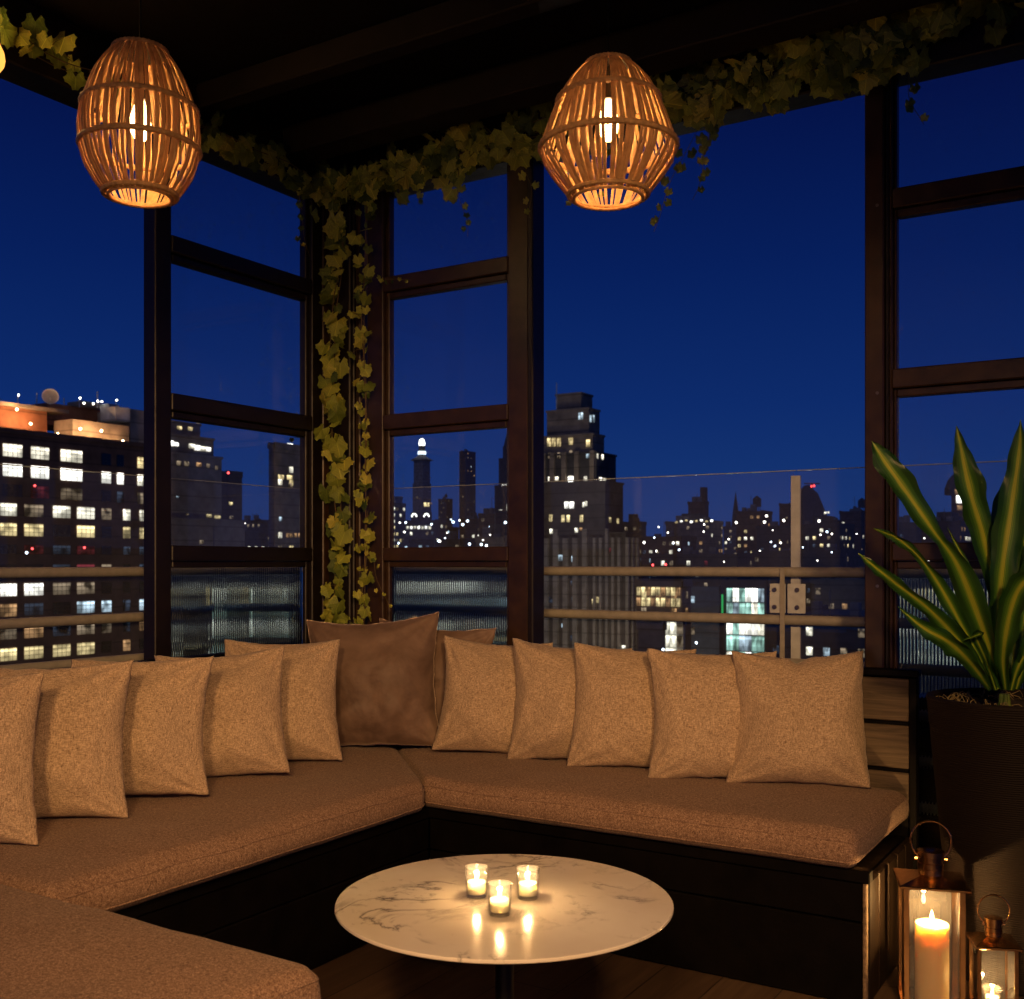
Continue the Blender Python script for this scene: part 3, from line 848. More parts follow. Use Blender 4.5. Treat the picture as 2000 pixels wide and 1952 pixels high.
blade(P3([(1958, 1345, B0), (1925, 1250, 3.47), (1872, 1110, 3.42), (1822, 1035, 3.38), (1765, 950, 3.36), (1722, 890, 3.36), (1703, 862, 3.37)]), [.008, .022, .046, .042, .018, .034, .048, .042, .022, .001], seed=1, twist=.15)
blade(P3([(1972, 1345, B0), (1950, 1200, 3.50), (1925, 1060, 3.47), (1900, 970, 3.45), (1880, 890, 3.44), (1868, 832, 3.44)]), [.010, .014, .022, .040, .050, .050, .040, .020, .001], seed=2, twist=.1)
blade(P3([(1960, 1348, B0), (1950, 1230, 3.46), (1960, 1110, 3.42), (1978, 980, 3.40), (1990, 880, 3.38), (1993, 820, 3.37)]), [.010, .020, .034, .048, .050, .046, .036, .018, .001], seed=3, twist=.1)
blade(P3([(1945, 1345, B0), (1895, 1250, 3.44), (1845, 1160, 3.38), (1800, 1095, 3.34), (1755, 1055, 3.33), (1706, 1032, 3.33)]), [.008, .016, .026, .028, .020, .014, .020, .016, .001], seed=4, twist=.35)
blade(P3([(1938, 1347, B0), (1880, 1262, 3.40), (1818, 1195, 3.32), (1748, 1140, 3.27), (1705, 1105, 3.25), (1676, 1080, 3.25)]), [.008, .018, .032, .030, .022, .024, .018, .010, .001], seed=5, twist=.25)
blade(P3([(1935, 1349, B0), (1900, 1302, 3.42), (1855, 1258, 3.36), (1802, 1225, 3.32), (1752, 1184, 3.30)]), [.008, .018, .030, .036, .034, .026, .014, .001], seed=6, twist=.2)
blade(P3([(1964, 1348, 3.50), (1958, 1280, 3.42), (1975, 1185, 3.34), (2005, 1135, 3.28), (2050, 1130, 3.22), (2090, 1160, 3.18)]), [.010, .022, .036, .044, .040, .03, .015, .001], seed=7, twist=.2)
blade(P3([(1978, 1345, 3.54), (1965, 1200, 3.56), (1952, 1080, 3.56), (1956, 990, 3.56), (1968, 925, 3.55)]), [.010, .016, .026, .036, .036, .024, .001], seed=8, twist=.2)
blade(P3([(1985, 1345, B0), (2005, 1200, 3.50), (2030, 1060, 3.48), (2050, 940, 3.45)]), [.010, .022, .042, .045, .03, .001], seed=9)
blade(P3([(1985, 1347, 3.50), (2010, 1270, 3.42), (2050, 1200, 3.36), (2110, 1180, 3.3)]), [.010, .02, .036, .036, .02, .001], seed=10)
blade(P3([(1975, 1349, 3.5), (1990, 1300, 3.45), (2020, 1255, 3.4), (2060, 1240, 3.38)]), [.008, .016, .024, .02, .001], seed=11)
blade(P3([(1950, 1347, B0), (1915, 1280, 3.5), (1885, 1190, 3.5), (1870, 1120, 3.5)]), [.008, .02, .034, .03, .015, .001], seed=12, twist=.4)
blade(P3([(1945, 1349, 3.5), (1925, 1290, 3.46), (1906, 1245, 3.44), (1915, 1238, 3.40), (1880, 1252, 3.36)]), [.006, .012, .014, .012, .001], seed=13, twist=.5)
blade(P3([(1970, 1346, B0), (1990, 1190, 3.52), (2004, 1040, 3.52), (2010, 930, 3.5)]), [.006, .014, .026, .024, .014, .001], seed=14, twist=.2)
blade(P3([(1950, 1346, B0), (1915, 1230, 3.52), (1893, 1120, 3.54), (1850, 1030, 3.55)]), [.006, .014, .024, .020, .012, .001], seed=15, twist=.3)
blade(P3([(1942, 1348, B0), (1905, 1285, 3.46), (1866, 1225, 3.42), (1838, 1200, 3.40)]), [.005, .012, .018, .016, .001], seed=16, twist=.3)
m = MB(); b = plant.location
sb = at(1961, 1350, 3.52)-plant.location
for k in range(5):
    q = k*1.3; m.tube([(sb.x+.014*cos(q), sb.y+.014*sin(q), -.012), (sb.x+.010*cos(q), sb.y+.010*sin(q), .05)], [.010, .007], 8)
m.build('stem', M['leaf'], plant, True)

# ------------------------------------------------------------------ pendants
def pendant(px, d, prof, rings, nrib, ribw, label, zbulb, cap_r, power, seed):
    rnd = random.Random(seed); p = atz(px, 0, d)
    t = empty('rattan_pendant', (p.x, p.y, prof[-1][1]), 0, label, 'pendant lamp', 'lit rattan pendant lamps')
    zo = prof[-1][1]
    def rad(z):
        for (r0, z0), (r1, z1) in zip(prof, prof[1:]):
            if z1 <= z <= z0:
                q = (z0-z)/(z0-z1); return r0+(r1-r0)*q
        return prof[-1][0]
    m = MB()
    zs = [prof[0][1]+(prof[-1][1]-prof[0][1])*i/22 for i in range(23)]
    for k in range(nrib):
        q0 = 2*pi*(k+rnd.uniform(-.28, .28))/nrib; w = ribw*rnd.uniform(.6, 1.45); dr = rnd.uniform(-.003, .003)
        sl = rnd.uniform(-.022, .022); tw = rnd.uniform(-.3, .3); vs = []; fs = []
        for i, z in enumerate(zs):
            r = rad(z)+dr; q = q0+sl*sin(i*.28+k); c = Vector((r*cos(q), r*sin(q), z-zo)); n_ = Vector((cos(q+tw), sin(q+tw), 0)); s_ = Vector((-n_.y, n_.x, 0))
            ww = w*(.42+.58*min(1, r/.15))
            for a, b_ in ((-1, -.4), (-.6, .8), (.6, .8), (1, -.4)): vs.append(c+s_*ww*a*.5+n_*b_*.0022)
        for i in range(22):
            for a in range(4): fs.append((i*4+a, i*4+(a+1) % 4, (i+1)*4+(a+1) % 4, (i+1)*4+a))
        m.add(vs, fs)
    m.build('rib_cage', M['rattan'], t, True)
    for z, r, tr in rings:
        m = MB(); pts = [(r*cos(2*pi*i/96), r*sin(2*pi*i/96), z-zo) for i in range(96)]
        rr = [tr*(1+.16*sin(i*pi*.75+seed)) for i in range(96)]
        m.tube(pts, rr, 8, closed=True); m.build('ring', M['rattan_ring'], t, True)
    m = MB(); zt = prof[0][1]-zo
    m.lathe([(0, zt+.012), (.02, zt+.012), (cap_r, zt+.002), (cap_r, zt-.006), (0, zt-.006)], n=28); m.build('cap', M['pedestal'], t, True)
    m = MB(); m.tube([(0, 0, zt+.012), (0, 0, 3.425-zo)], .0022, 8); m.build('cord', M['cord'], t)
    zb = zbulb-zo
    m = MB(); m.lathe([(.0, .115), (.014, .115), (.0165, .06), (.0, .058)], (0, 0, zb), 20)
    m.tube([(0, 0, zb+.115), (0, 0, zt-.006)], .004, 8); m.build('socket', M['pedestal'], t, True)
    m = MB(); m.lathe([(0, -.06), (.014, -.055), (.026, -.034), (.030, -.010), (.026, .014), (.017, .040), (.012, .057)], (0, 0, zb), 24); m.build('bulb', M['bulb'], t, True)
    lamp('pendant_light', (p.x, p.y, zbulb-.09), power*.12, (1, .46, .15), .02)
    lamp('pendant_light', (p.x, p.y, zbulb+.01), power, (1, .46, .15), .03)
    return t
dl = 3.1
pendant(274, dl, [(.072, 2.828), (.095, 2.80), (.122, 2.758), (.143, 2.706), (.160, 2.652), (.165, 2.60), (.162, 2.546), (.147, 2.492), (.115, 2.437), (.090, 2.412)],
        [(2.828, .073, .007), (2.664, .157, .0085), (2.55, .163, .0085), (2.42, .100, .008), (2.412, .086, .005)],
        58, .0122, 'narrow egg-shaped rattan pendant lamp hanging on the left', 2.63, .071, 20, 3)
pendant(1188, dl, [(.060, 2.79), (.084, 2.772), (.112, 2.742), (.134, 2.704), (.152, 2.666), (.166, 2.63), (.180, 2.592), (.192, 2.553), (.183, 2.515), (.158, 2.477), (.129, 2.44), (.104, 2.41)],
        [(2.79, .062, .007), (2.685, .144, .0088), (2.553, .193, .0092), (2.42, .113, .007), (2.408, .098, .005)],
        60, .0126, 'wide pear-shaped rattan pendant lamp hanging right of the corner', 2.63, .059, 20, 4)
# amber bulb at the left edge
p = at(-8, 112, 3.72)
t = empty('hanging_bulb', (p.x, p.y, p.z), 0, 'glowing amber light bulb at the upper left picture edge', 'light bulb')
m = MB(); m.lathe([(0, -.052), (.014, -.049), (.026, -.03), (.030, -.008), (.026, .018), (.016, .040), (.012, .052)], n=24); m.build('glass', M['bulb_amber'], t, True)
m = MB(); m.lathe([(0, .088), (.014, .086), (.015, .052), (0, .05)], n=18); m.tube([(0, 0, .086), (0, 0, 3.425-p.z)], .003, 6); m.build('socket', M['cord'], t, True)
lamp('bulb_light', (p.x+.02, p.y-.03, p.z+.0), 14, (1, .55, .16), .03)

# ------------------------------------------------------------------ vines
def leaf_into(m, c, size, nrm, up, rnd):
    nrm = nrm.normalized(); side = up.cross(nrm)
    if side.length < .05: side = Vector((1, 0, 0)).cross(nrm)
    side.normalize(); up = nrm.cross(side).normalized()
    N = 30; b = len(m.v); curl = rnd.uniform(.1, .6)
    rv = rnd.random(); m.v.append(tuple(c)); m.uv[b] = (0, rv)
    for k in range(N):
        q = 2*pi*k/N     # 0 = tip direction (down)
        lob = .76+.24*abs(cos(q*2.5))**1.1
        if q > pi: qq = 2*pi-q
        else: qq = q
        lob *= 1.0-.22*(qq/pi)
        if qq > 2.75: lob *= .35
        lob *= 1+.07*(1 if k % 2 else -1)+rnd.uniform(-.04, .04)
        r = size*lob*.62
        x = r*sin(q)*.98; y = -r*cos(q)
        z = -curl*(x*x+y*y)/size*1.2+.12*size*sin(q*2.5)**2*-.5
        p = c+side*x+up*(y-.1*size)+nrm*z
        m.v.append(tuple(p)); m.uv[b+1+k] = ((k/N)*5/3.0*1.0, rv)
    for k in range(N):
        m.f.append((b, b+1+k, b+1+(k+1) % N)); m.m.append(0)

def vine(name, label, path, n, spread, smin, smax, seed, face=(.45, -.85, -.15), stems=1, hang=0):
    rnd = random.Random(seed); t = empty(name, path[0], 0, label, 'vine'); o0 = Vector(path[0])
    pts = catmull(path, 14); sm = MB(); lm = MB()
    for s in range(stems):
        ph = rnd.uniform(0, 6); q = []
        for i, p in enumerate(pts):
            q.append(p-o0+Vector((noise.noise(p*3+Vector((ph, 0, 0))), noise.noise(p*3+Vector((0, ph, 0))), noise.noise(p*3+Vector((0, 0, ph)))))*spread*.8)
        sm.tube(q, .0022, 5)
    face = Vector(face)
    for i in range(n):
        k = (i+rnd.random())/n*(len(pts)-1); a = int(min(k, len(pts)-2)); base = pts[a].lerp(pts[a+1], k-a)
        off = Vector((rnd.gauss(0, 1), rnd.gauss(0, 1), rnd.gauss(0, 1)))*spread*.6
        off.y = -abs(off.y)*.8 if abs(face.y) > abs(face.x) else off.y
        if abs(face.x) >= abs(face.y): off.x = abs(off.x)*.8
        c = base-o0+off
        sz = rnd.uniform(smin, smax)
        nr = face+Vector((rnd.gauss(0, .6), rnd.gauss(0, .4), rnd.gauss(0, .55)))
        up = Vector((rnd.gauss(0, .45), rnd.gauss(0, .3), 1))
        leaf_into(lm, c, sz, nr, up, rnd)
        if rnd.random() < .6: sm.tube([tuple(base-o0), tuple((base-o0+c)/2+Vector((0, 0, .01))), tuple(c)], .0012, 4)
    # dangling tips
    for (pt, L, dx, nl) in (hang or []):
        p0 = Vector(pt); tp_ = []
        for i in range(9):
            s = i/8; tp_.append(p0-o0+Vector((dx[0]*s+.012*sin(s*7+L*50), dx[1]*s, -L*s)))
        sm.tube([tuple(q) for q in tp_], .0012, 4)
        for i in range(nl):
            s = (i+.6)/nl; a = tp_[min(8, int(s*8))]
            c = a+Vector((rnd.uniform(-.03, .03), -.01, rnd.uniform(-.01, .01)))
            leaf_into(lm, c, smin*.9*(1-.45*s), face+Vector((rnd.gauss(0, .4), rnd.gauss(0, .2), rnd.gauss(0, .3))), Vector((rnd.gauss(0, .5), 0, 1)), rnd)
    sm.build('stem', M['stem'], t, True)
    lm.build('foliage', M['leaf'], t)
    return t

# on the two header beams
vine('hanging_vine', 'thin vine along the left header beam, between the amber bulb and the left pendant', [(.10, -2.55, 3.36), (.10, -2.1, 3.30), (.10, -1.75, 3.27), (.10, -1.35, 3.25)], 34, .06, .05, .10, 11, (.85, -.45, -.15), 2,
     [((.12, -1.95, 3.26), .16, (0, .05), 4)])
vine('hanging_vine', 'leafy vine clump lit yellow-green beside the amber bulb', [(.14, -2.95, 3.34), (.13, -2.75, 3.31), (.13, -2.58, 3.33)], 26, .07, .08, .14, 12, (.85, -.45, -.25), 1)
vine('hanging_vine', 'thin shaded vine along the left header beam behind the left pendant', [(.10, -1.35, 3.25), (.10, -1.0, 3.22), (.10, -.6, 3.24), (.12, -.25, 3.2)], 62, .065, .05, .10, 13, (.85, -.45, -.15), 2,
     [((.13, -.42, 3.2), .36, (.0, .12), 8)])
vine('hanging_vine', 'dense vine over the corner window between the corner post and the wide pendant', [(.05, -.14, 3.2), (.35, -.11, 3.22), (.7, -.11, 3.23), (1.05, -.10, 3.25), (1.45, -.10, 3.27)], 205, .085, .05, .105, 14, (.35, -.9, -.15), 3,
     [((.62, -.12, 3.16), .12, (.05, 0), 3), ((.86, -.12, 3.15), .30, (.06, 0), 8), ((1.24, -.12, 3.1), .22, (.02, 0), 4), ((1.44, -.12, 3.1), .2, (.0, 0), 4)])
vine('hanging_vine', 'thick leafy vine over the wide open bay, up to the tall brown post', [(1.75, -.10, 3.24), (2.0, -.11, 3.25), (2.3, -.11, 3.26), (2.6, -.11, 3.27), (2.78, -.11, 3.23)], 220, .095, .055, .12, 15, (.35, -.9, -.2), 3,
     [((2.04, -.14, 3.12), .40, (-.20, 0), 14), ((1.62, -.14, 3.15), .26, (-.02, 0), 5), ((2.12, -.14, 3.12), .30, (-.10, 0), 8), ((2.1, -.14, 3.15), .2, (-.04, 0), 5), ((2.82, -.13, 3.2), .26, (.07, 0), 7)])
vine('hanging_vine', 'vine over the right window at the upper right picture edge', [(2.8, -.11, 3.30), (3.0, -.11, 3.33), (3.25, -.11, 3.35), (3.6, -.11, 3.36)], 66, .07, .06, .115, 16, (.35, -.9, -.2), 2)
# down the corner post
def down(px0, wob, seed, z0, z1, n=9):
    r = random.Random(seed); out = []
    for i in range(n):
        s = i/(n-1); z = z0+(z1-z0)*s; x = px0+wob*sin(s*9+seed)
        out.append((x, -.13, z))
    return out
vine('climbing_vine', 'left strand of vine hanging down the corner post', down(.145, .02, 1, 3.15, .98), 100, .05, .045, .105, 17, (.4, -.85, -.05), 2,
     [((.02, -.12, 2.02), .03, (-.14, -.05), 4)])
vine('climbing_vine', 'right strand of vine hanging down the corner post beside the window', down(.335, .015, 2, 3.15, 1.0), 74, .036, .035, .075, 18, (.4, -.85, -.05), 2,
     [((.36, -.12, 2.74), .05, (.26, -.02), 7), ((.36, -.13, 1.42), .28, (.12, -.01), 7)])

# ------------------------------------------------------------------ city
GZ = -62.0
m = MB(); vs = [(-6000, -300, GZ), (3000, -300, GZ), (3000, 7000, GZ), (-6000, 7000, GZ)]; m.add(vs, [(0, 1, 2, 3)])
tag(m.build('city_ground', mat_plain('asphalt', (.05, .05, .055), .8, 0, .02, .3, 0)), kind='structure')
def mat_facade(name, c, rowh=3.6, sc=.35):
    t = NT(name); v = t.coords(); f = t.noise(v, sc, 5)
    lo = tuple(x*.65 for x in c); hi = tuple(x*1.25 for x in c)
    sx = t.n('SeparateXYZ'); t.l(v, sx.inputs[0])
    band = t.math('FRACT', t.math('DIVIDE', sx.outputs[2], rowh))
    bd = t.ramp(band, [(.0, (.62, .62, .62)), (.08, (.62, .62, .62)), (.1, (1, 1, 1))])
    mx = t.n('MixRGB', blend_type='MULTIPLY'); mx.inputs[0].default_value = 1; t.l(t.ramp(f, [(.3, lo), (.7, hi)]), mx.inputs[1]); t.l(bd, mx.inputs[2])
    t.bsdf(mx.outputs[0], .85); return t.m
FB = {'brick': mat_facade('brick_facade', (.20, .105, .07)), 'stone': mat_facade('stone_facade', (.42, .37, .31)), 'grey': mat_facade('grey_facade', (.28, .26, .25)),
      'dark': mat_facade('dark_facade', (.10, .09, .09)), 'tan': mat_facade('tan_facade', (.34, .27, .2)), 'red': mat_facade('red_brick_facade', (.36, .14, .07)), 'blue': mat_facade('blue_glass_facade', (.08, .11, .17)),
      'white': mat_facade('white_facade', (.65, .65, .62))}
def mat_win(name, c, s, var=.6):
    """lit room behind a window: emission with uneven brightness"""
    t = NT(name); v = t.coords('Object', (3.2, 3.2, 2.2)); oi = t.n('ObjectInfo')
    ad = t.n('VectorMath', operation='ADD'); t.l(v, ad.inputs[0])
    cm = t.n('CombineXYZ'); t.l(t.math('MULTIPLY', oi.outputs['Random'], 50), cm.inputs[0]); t.l(cm.outputs[0], ad.inputs[1])
    f = t.noise(ad.outputs[0], .42, 1, .4)
    sz = t.n('SeparateXYZ'); t.l(t.coords('Object'), sz.inputs[0])
    room = t.ramp(t.math('ADD', sz.outputs[2], .5), [(0, (.45, .45, .45)), (.30, (.62, .62, .62)), (.34, (.9, .9, .9)), (.74, (1.0, 1.0, 1.0)), (.78, (1.7, 1.7, 1.7)), (.9, (1.5, 1.5, 1.5)), (.93, (.9, .9, .9))])
    st = t.math('MULTIPLY', t.math('MULTIPLY', t.ramp(f, [(.40, (max(.05, 1-var*1.2),)*3), (.5, (.8, .8, .8)), (.60, (1.25, 1.25, 1.25))]), room), s)
    st = t.math('MULTIPLY', st, t.math('ADD', t.math('MULTIPLY', oi.outputs['Random'], .8), .6))
    e = t.n('Emission'); e.inputs[0].default_value = (*c, 1); t.l(st, e.inputs[1]); t.l(e.outputs[0], t.o.inputs[0]); return t.m
WM = {'w': mat_win('lit_white', (1, .93, .74), 1.5, .5), 'y': mat_win('lit_yellow', (1, .78, .38), 1.1, .55), 'o': mat_win('lit_warm', (1, .55, .25), .45, .6),
      'b': mat_win('lit_cool', (.65, .85, 1), .9, .6), 'd': mat_win('dim_cool', (.35, .5, .8), .07, .8), 'r': mat_win('lit_red', (1, .14, .2), .10, .7),
      'm': mat_win('dim_warm', (1, .75, .5), .22, .75), 't': mat_win('lit_teal', (.55, 1, .85), 1.0, .6), 'W': mat_win('lit_bright_white', (1, .96, .86), 3.2, .3), 'k': mat_plain('dark_window_glass', (.01, .012, .02), .15)}
mull = mat_plain('window_mullion', (.02, .018, .016), .6)
WMESH = {}
def win_mesh(style, nx, nz, rot):
    key = (style, nx, nz, rot)
    if key in WMESH: return WMESH[key]
    m = MB()
    def q(a, b, c, d, y, mi):
        if rot: m.add([(-y, a, c), (-y, b, c), (-y, b, d), (-y, a, d)], [(0, 1, 2, 3)], mi)
        else: m.add([(a, y, c), (b, y, c), (b, y, d), (a, y, d)], [(0, 1, 2, 3)], mi)
    q(-.5, .5, -.5, .5, 0, 0)
    for i in range(1, nx): q(-.5+i/nx-.012, -.5+i/nx+.012, -.5, .5, -.05, 1)
    for i in range(1, nz): q(-.5, .5, -.5+i/nz-.016, -.5+i/nz+.016, -.06, 1)
    me = bpy.data.meshes.new('window'); me.from_pydata(m.v, [], m.f); me.materials.append(WM[style]); me.materials.append(mull)
    me.polygons.foreach_set('material_index', m.m); WMESH[key] = me; return me
def window(parent, x, y, z, w, h, style, rot=False, nx=1, nz=1):
    o = bpy.data.objects.new('window', win_mesh(style, nx, nz, rot)); col.objects.link(o); o.parent = parent
    o.location = (x, y, z); o.scale = (1, w, h) if rot else (w, 1, h); return o

def solve(px, X=None, Y=None):
    """world point on plane X (or Y) seen at px; returns (X,Y,d)"""
    k = (px-HX)/F
    if X is not None:
        d = (X-CX)/(k*CT-ST)
    else: d = (Y-CY)/(k*ST+CT)
    u = k*d
    return (u*CT-d*ST+CX, u*ST+d*CT+CY, d)
def zat(py, d): return CZ+(HY-py)/F*d

def building(label, pc, pl, pr, ytop, d, mt, name='building', cat='building', rows=None, wins=None, fill=.15, styles='wyo', storey=3.7, wpx=None, seed=0, roof='flat', wx=1.5, wz=1.7, pitch=3.2, maxw=70, tiers=None, yb=1300):
    """near vertical edge at px pc, front(-Y) face reaching left to pl, side(+X) face reaching right to pr"""
    rnd = random.Random(seed+int(pc)*7)
    k = at(pc, HY, d); X1, Y0 = k.x, k.y
    X0 = solve(pl, Y=Y0)[0]; Y1 = solve(pr, X=X1)[1] if pr > pc+.5 else Y0+25
    zt = zat(ytop, d); t = empty(name, (X1, Y0, GZ), 0, label, cat)
    Wd, Dp, H = X1-X0, Y1-Y0, zt-GZ
    m = MB(); m.box((-Wd, 0, 0), (0, Dp, H))
    m.box((-Wd-.3, -.3, H-.9), (.3, -.003, H+.5)); m.box((.003, -.3, H-.9), (.3, Dp, H+.9)); m.box((-Wd-.3, .003, H+.003), (-Wd+.5, Dp, H+.9))
    m.build('wall', FB[mt], t)
    if Wd > 9 and Dp > 6:
        m = MB()
        for q in range(rnd.randint(2, 4)):
            a_ = -Wd*rnd.uniform(.12, .85); h_ = rnd.uniform(1.4, 4.2); w_ = rnd.uniform(1.2, 3.2)
            m.box((a_-w_, Dp*.15+q*.37, H+.003), (a_, Dp*.15+q*.37+2.5, H+h_))
        m.tube([(-Wd*.5, Dp*.2, H+.01), (-Wd*.5, Dp*.2, H+rnd.uniform(4, 9))], .12, 5)
        m.build('roof_plant', FB['grey'], t)
    if roof == 'bulk':
        m = MB(); m.box((-Wd*.7, Dp*.2, H+.003), (-Wd*.3, Dp*.6, H+4.5)); m.box((-Wd*.22, Dp*.15, H+.003), (-Wd*.12, Dp*.4, H+2.6)); m.build('bulkhead', FB['dark'], t)
    if roof == 'tank':
        m = MB(); c = (-Wd*.35, Dp*.4, H); m.lathe([(0, 3), (2.2, 3), (2.2, 7.2), (0, 9)], c, 14)
        for a in (-1.4, 1.4):
            for b_ in (-1.4, 1.4): m.tube([(c[0]+a, c[1]+b_, H+.01), (c[0]+a, c[1]+b_, H+3)], .18, 5)
        m.build('water_tank', FB['dark'], t)
    # windows above the lowest visible line
    zlow = max(zat(yb, d)-GZ, 4); n = 0
    cand = []
    for face in (0, 1):
        L = Wd if face == 0 else Dp
        nc = int((L-1.2)/pitch)
        for r_ in range(int((H-zlow-1)/storey)):
            for c_ in range(nc):
                cand.append((face, (c_+.5)*L/nc, H-2.6-r_*storey))
    rnd.shuffle(cand)
    # buildings light up floor by floor, so pick some whole runs
    for face, s, z in cand:
        run = noise.noise(Vector((s*.05+seed, z*.35, face*3+seed)))
        p = min(.62, fill*(9.0 if run > .08 else 3.2))
        if rnd.random() < p and n < maxw:
            n += 1; st = rnd.choice(styles+styles+'mmd')
            if face == 0: window(t, -s, -.06, z, wx, wz, st)
            else: window(t, .06, s, z, wx, wz, st, True)
    return t, (X1, Y0, zt, Wd, Dp, H)

# --- big brick block on the left: facade faces +X
kx = at(0, HY, 200).x
Ya = solve(-420, X=kx)[1]; Yb = solve(306, X=kx)[1]
zt = zat(835, 200); H = zt-GZ
t = empty('brick_block', (kx, Ya, GZ), 0, 'long brick office block at far left with rows of wide lit windows and floodlit rooftop', 'building')
m = MB(); m.box((-45, 0, 0), (0, Yb-Ya, H-.8)); m.box((-45, -.4, H-.797), (.6, Yb-Ya+.4, H))
m.box((.003, 0, H-62-3), (.35, Yb-Ya, H-62))
m.build('wall', FB['brick'], t)
cols = [(-118, -82), (-58, -20), (0, 32), (47, 84), (103, 137), (150, 184), (198, 217), (240, 254), (272, 282)]
cols_top = [(-118, -82), (-52, -12), (5, 43), (60, 95), (118, 160), (-80, -60), (198, 216), (228, 241), (268, 279)]
rowsy = [878, 917, 957, 995, 1034, 1073, 1112, 1153, 1193, 1238, 1280]
lit = ['wwwwwwkky', 'WWWWWkWWw', 'mkkrmkkdm', 'wmwmwwmww', 'yyyykykyy', 'rdkrdrkdd', 'kdkkdrmdd', 'wwWWmmkkk', 'dbodkbbdb', 'owmodmmdo', 'yyyyyykok']
for ri, y0 in enumerate(rowsy):
    z = zat(y0, 200)-GZ
    for ci, (a, b) in enumerate(cols if ri > 2 else cols_top):
        st = lit[ri][ci]
        ya_, yb_ = solve(a, X=kx)[1], solve(b, X=kx)[1]
        window(t, .10, (ya_+yb_)/2-Ya, z, yb_-ya_, 2.3 if ri not in (5, 6) else 1.7, st, True, 4 if ci < 6 else 2, 3)
# roof structures
def rb(name, pa_, pb_, y0, y1, back, depth, mt, parent=t):
    X = kx-back; q0 = solve(pa_, X=X); q1 = solve(pb_, X=X); d_ = (q0[2]+q1[2])/2
    m = MB(); m.box((-back-depth, q0[1]-Ya, zat(y1, d_)-GZ), (-back, q1[1]-Ya, zat(y0, d_)-GZ)); return m.build(name, FB[mt], parent)
rb('penthouse', -60, 92, 795, 840, 14, 12, 'red'); rb('penthouse', 92.5, 235, 797, 838, 20, 10, 'red'); rb('upper_wall', 142, 252, 826, 870, 6, 6, 'tan')
rb('roof_slab', -60, 135, 789, 795.5, 12, 16, 'tan'); rb('stair_tower', 226, 254, 796, 823, 8, 5, 'white'); rb('stair_tower', 254.5, 300, 802, 865, 9, 12, 'grey')
rb('roof_plant', 160, 200, 786, 797, 18, 5, 'tan'); rb('roof_plant', 212, 232, 790, 797, 12, 3, 'white')
for (q, y0, y1) in ((35, 772, 790), (72, 768, 790), (125, 778, 790), (155, 782, 797), (190, 765, 797), (226, 782, 797)):
    pq = solve(q, X=kx-14); m = MB(); m.tube([(-14, pq[1]-Ya, zat(y1, pq[2])-GZ), (-14, pq[1]-Ya, zat(y0, pq[2])-GZ)], .12, 6); m.build('antenna', FB['white'], t)
pq = solve(98, X=kx-13); cz = zat(776, pq[2])-GZ
m = MB(); m.lathe([(0, 0), (.8, .06), (1.3, .22), (1.65, .5)], (0, 0, 0), 24); o = m.build('satellite_dish', FB['white'], t, True)
o.location = (-13, pq[1]-Ya, cz); o.rotation_euler = (0, radians(80), radians(-32))
m = MB(); m.tube([(-13, pq[1]-Ya, zat(790, pq[2])-GZ), (-13, pq[1]-Ya, cz)], .2, 8); m.build('dish_mast', FB['white'], t)
roof_lit = mat_emit('roof_floodlight', (1, .72, .35), 26)
for (q, y0, e_) in ((33, 800, 500), (157, 838, 700), (198, 842, 700), (113, 848, 200), (240, 862, 300), (60, 828, 700)):
    X = kx-3.5 if q > 100 else kx-11; pq = solve(q, X=X); z = zat(y0, pq[2])
    m = MB(); m.lathe([(0, -.3), (.3, 0), (0, .3)], (pq[0]-kx, pq[1]-Ya, z-GZ), 10); m.build('floodlight', roof_lit, t)
    lamp('roof_floodlight_glow', (pq[0]+.2, pq[1]-.8, z-.2), e_*1.6, (1, .55, .25), .3)
star = mat_emit('tiny_lamp', (1, .95, .8), 12)
for (q, y0) in ((35, 772), (155, 778), (163, 788), (190, 784), (198, 785), (227, 782), (181, 789)):
    pq = solve(q, X=kx-14); m = MB(); m.lathe([(0, -.22), (.22, 0), (0, .22)], (-13.8, pq[1]-Ya, zat(y0, pq[2])-GZ), 8); m.build('roof_lamp', star, t)

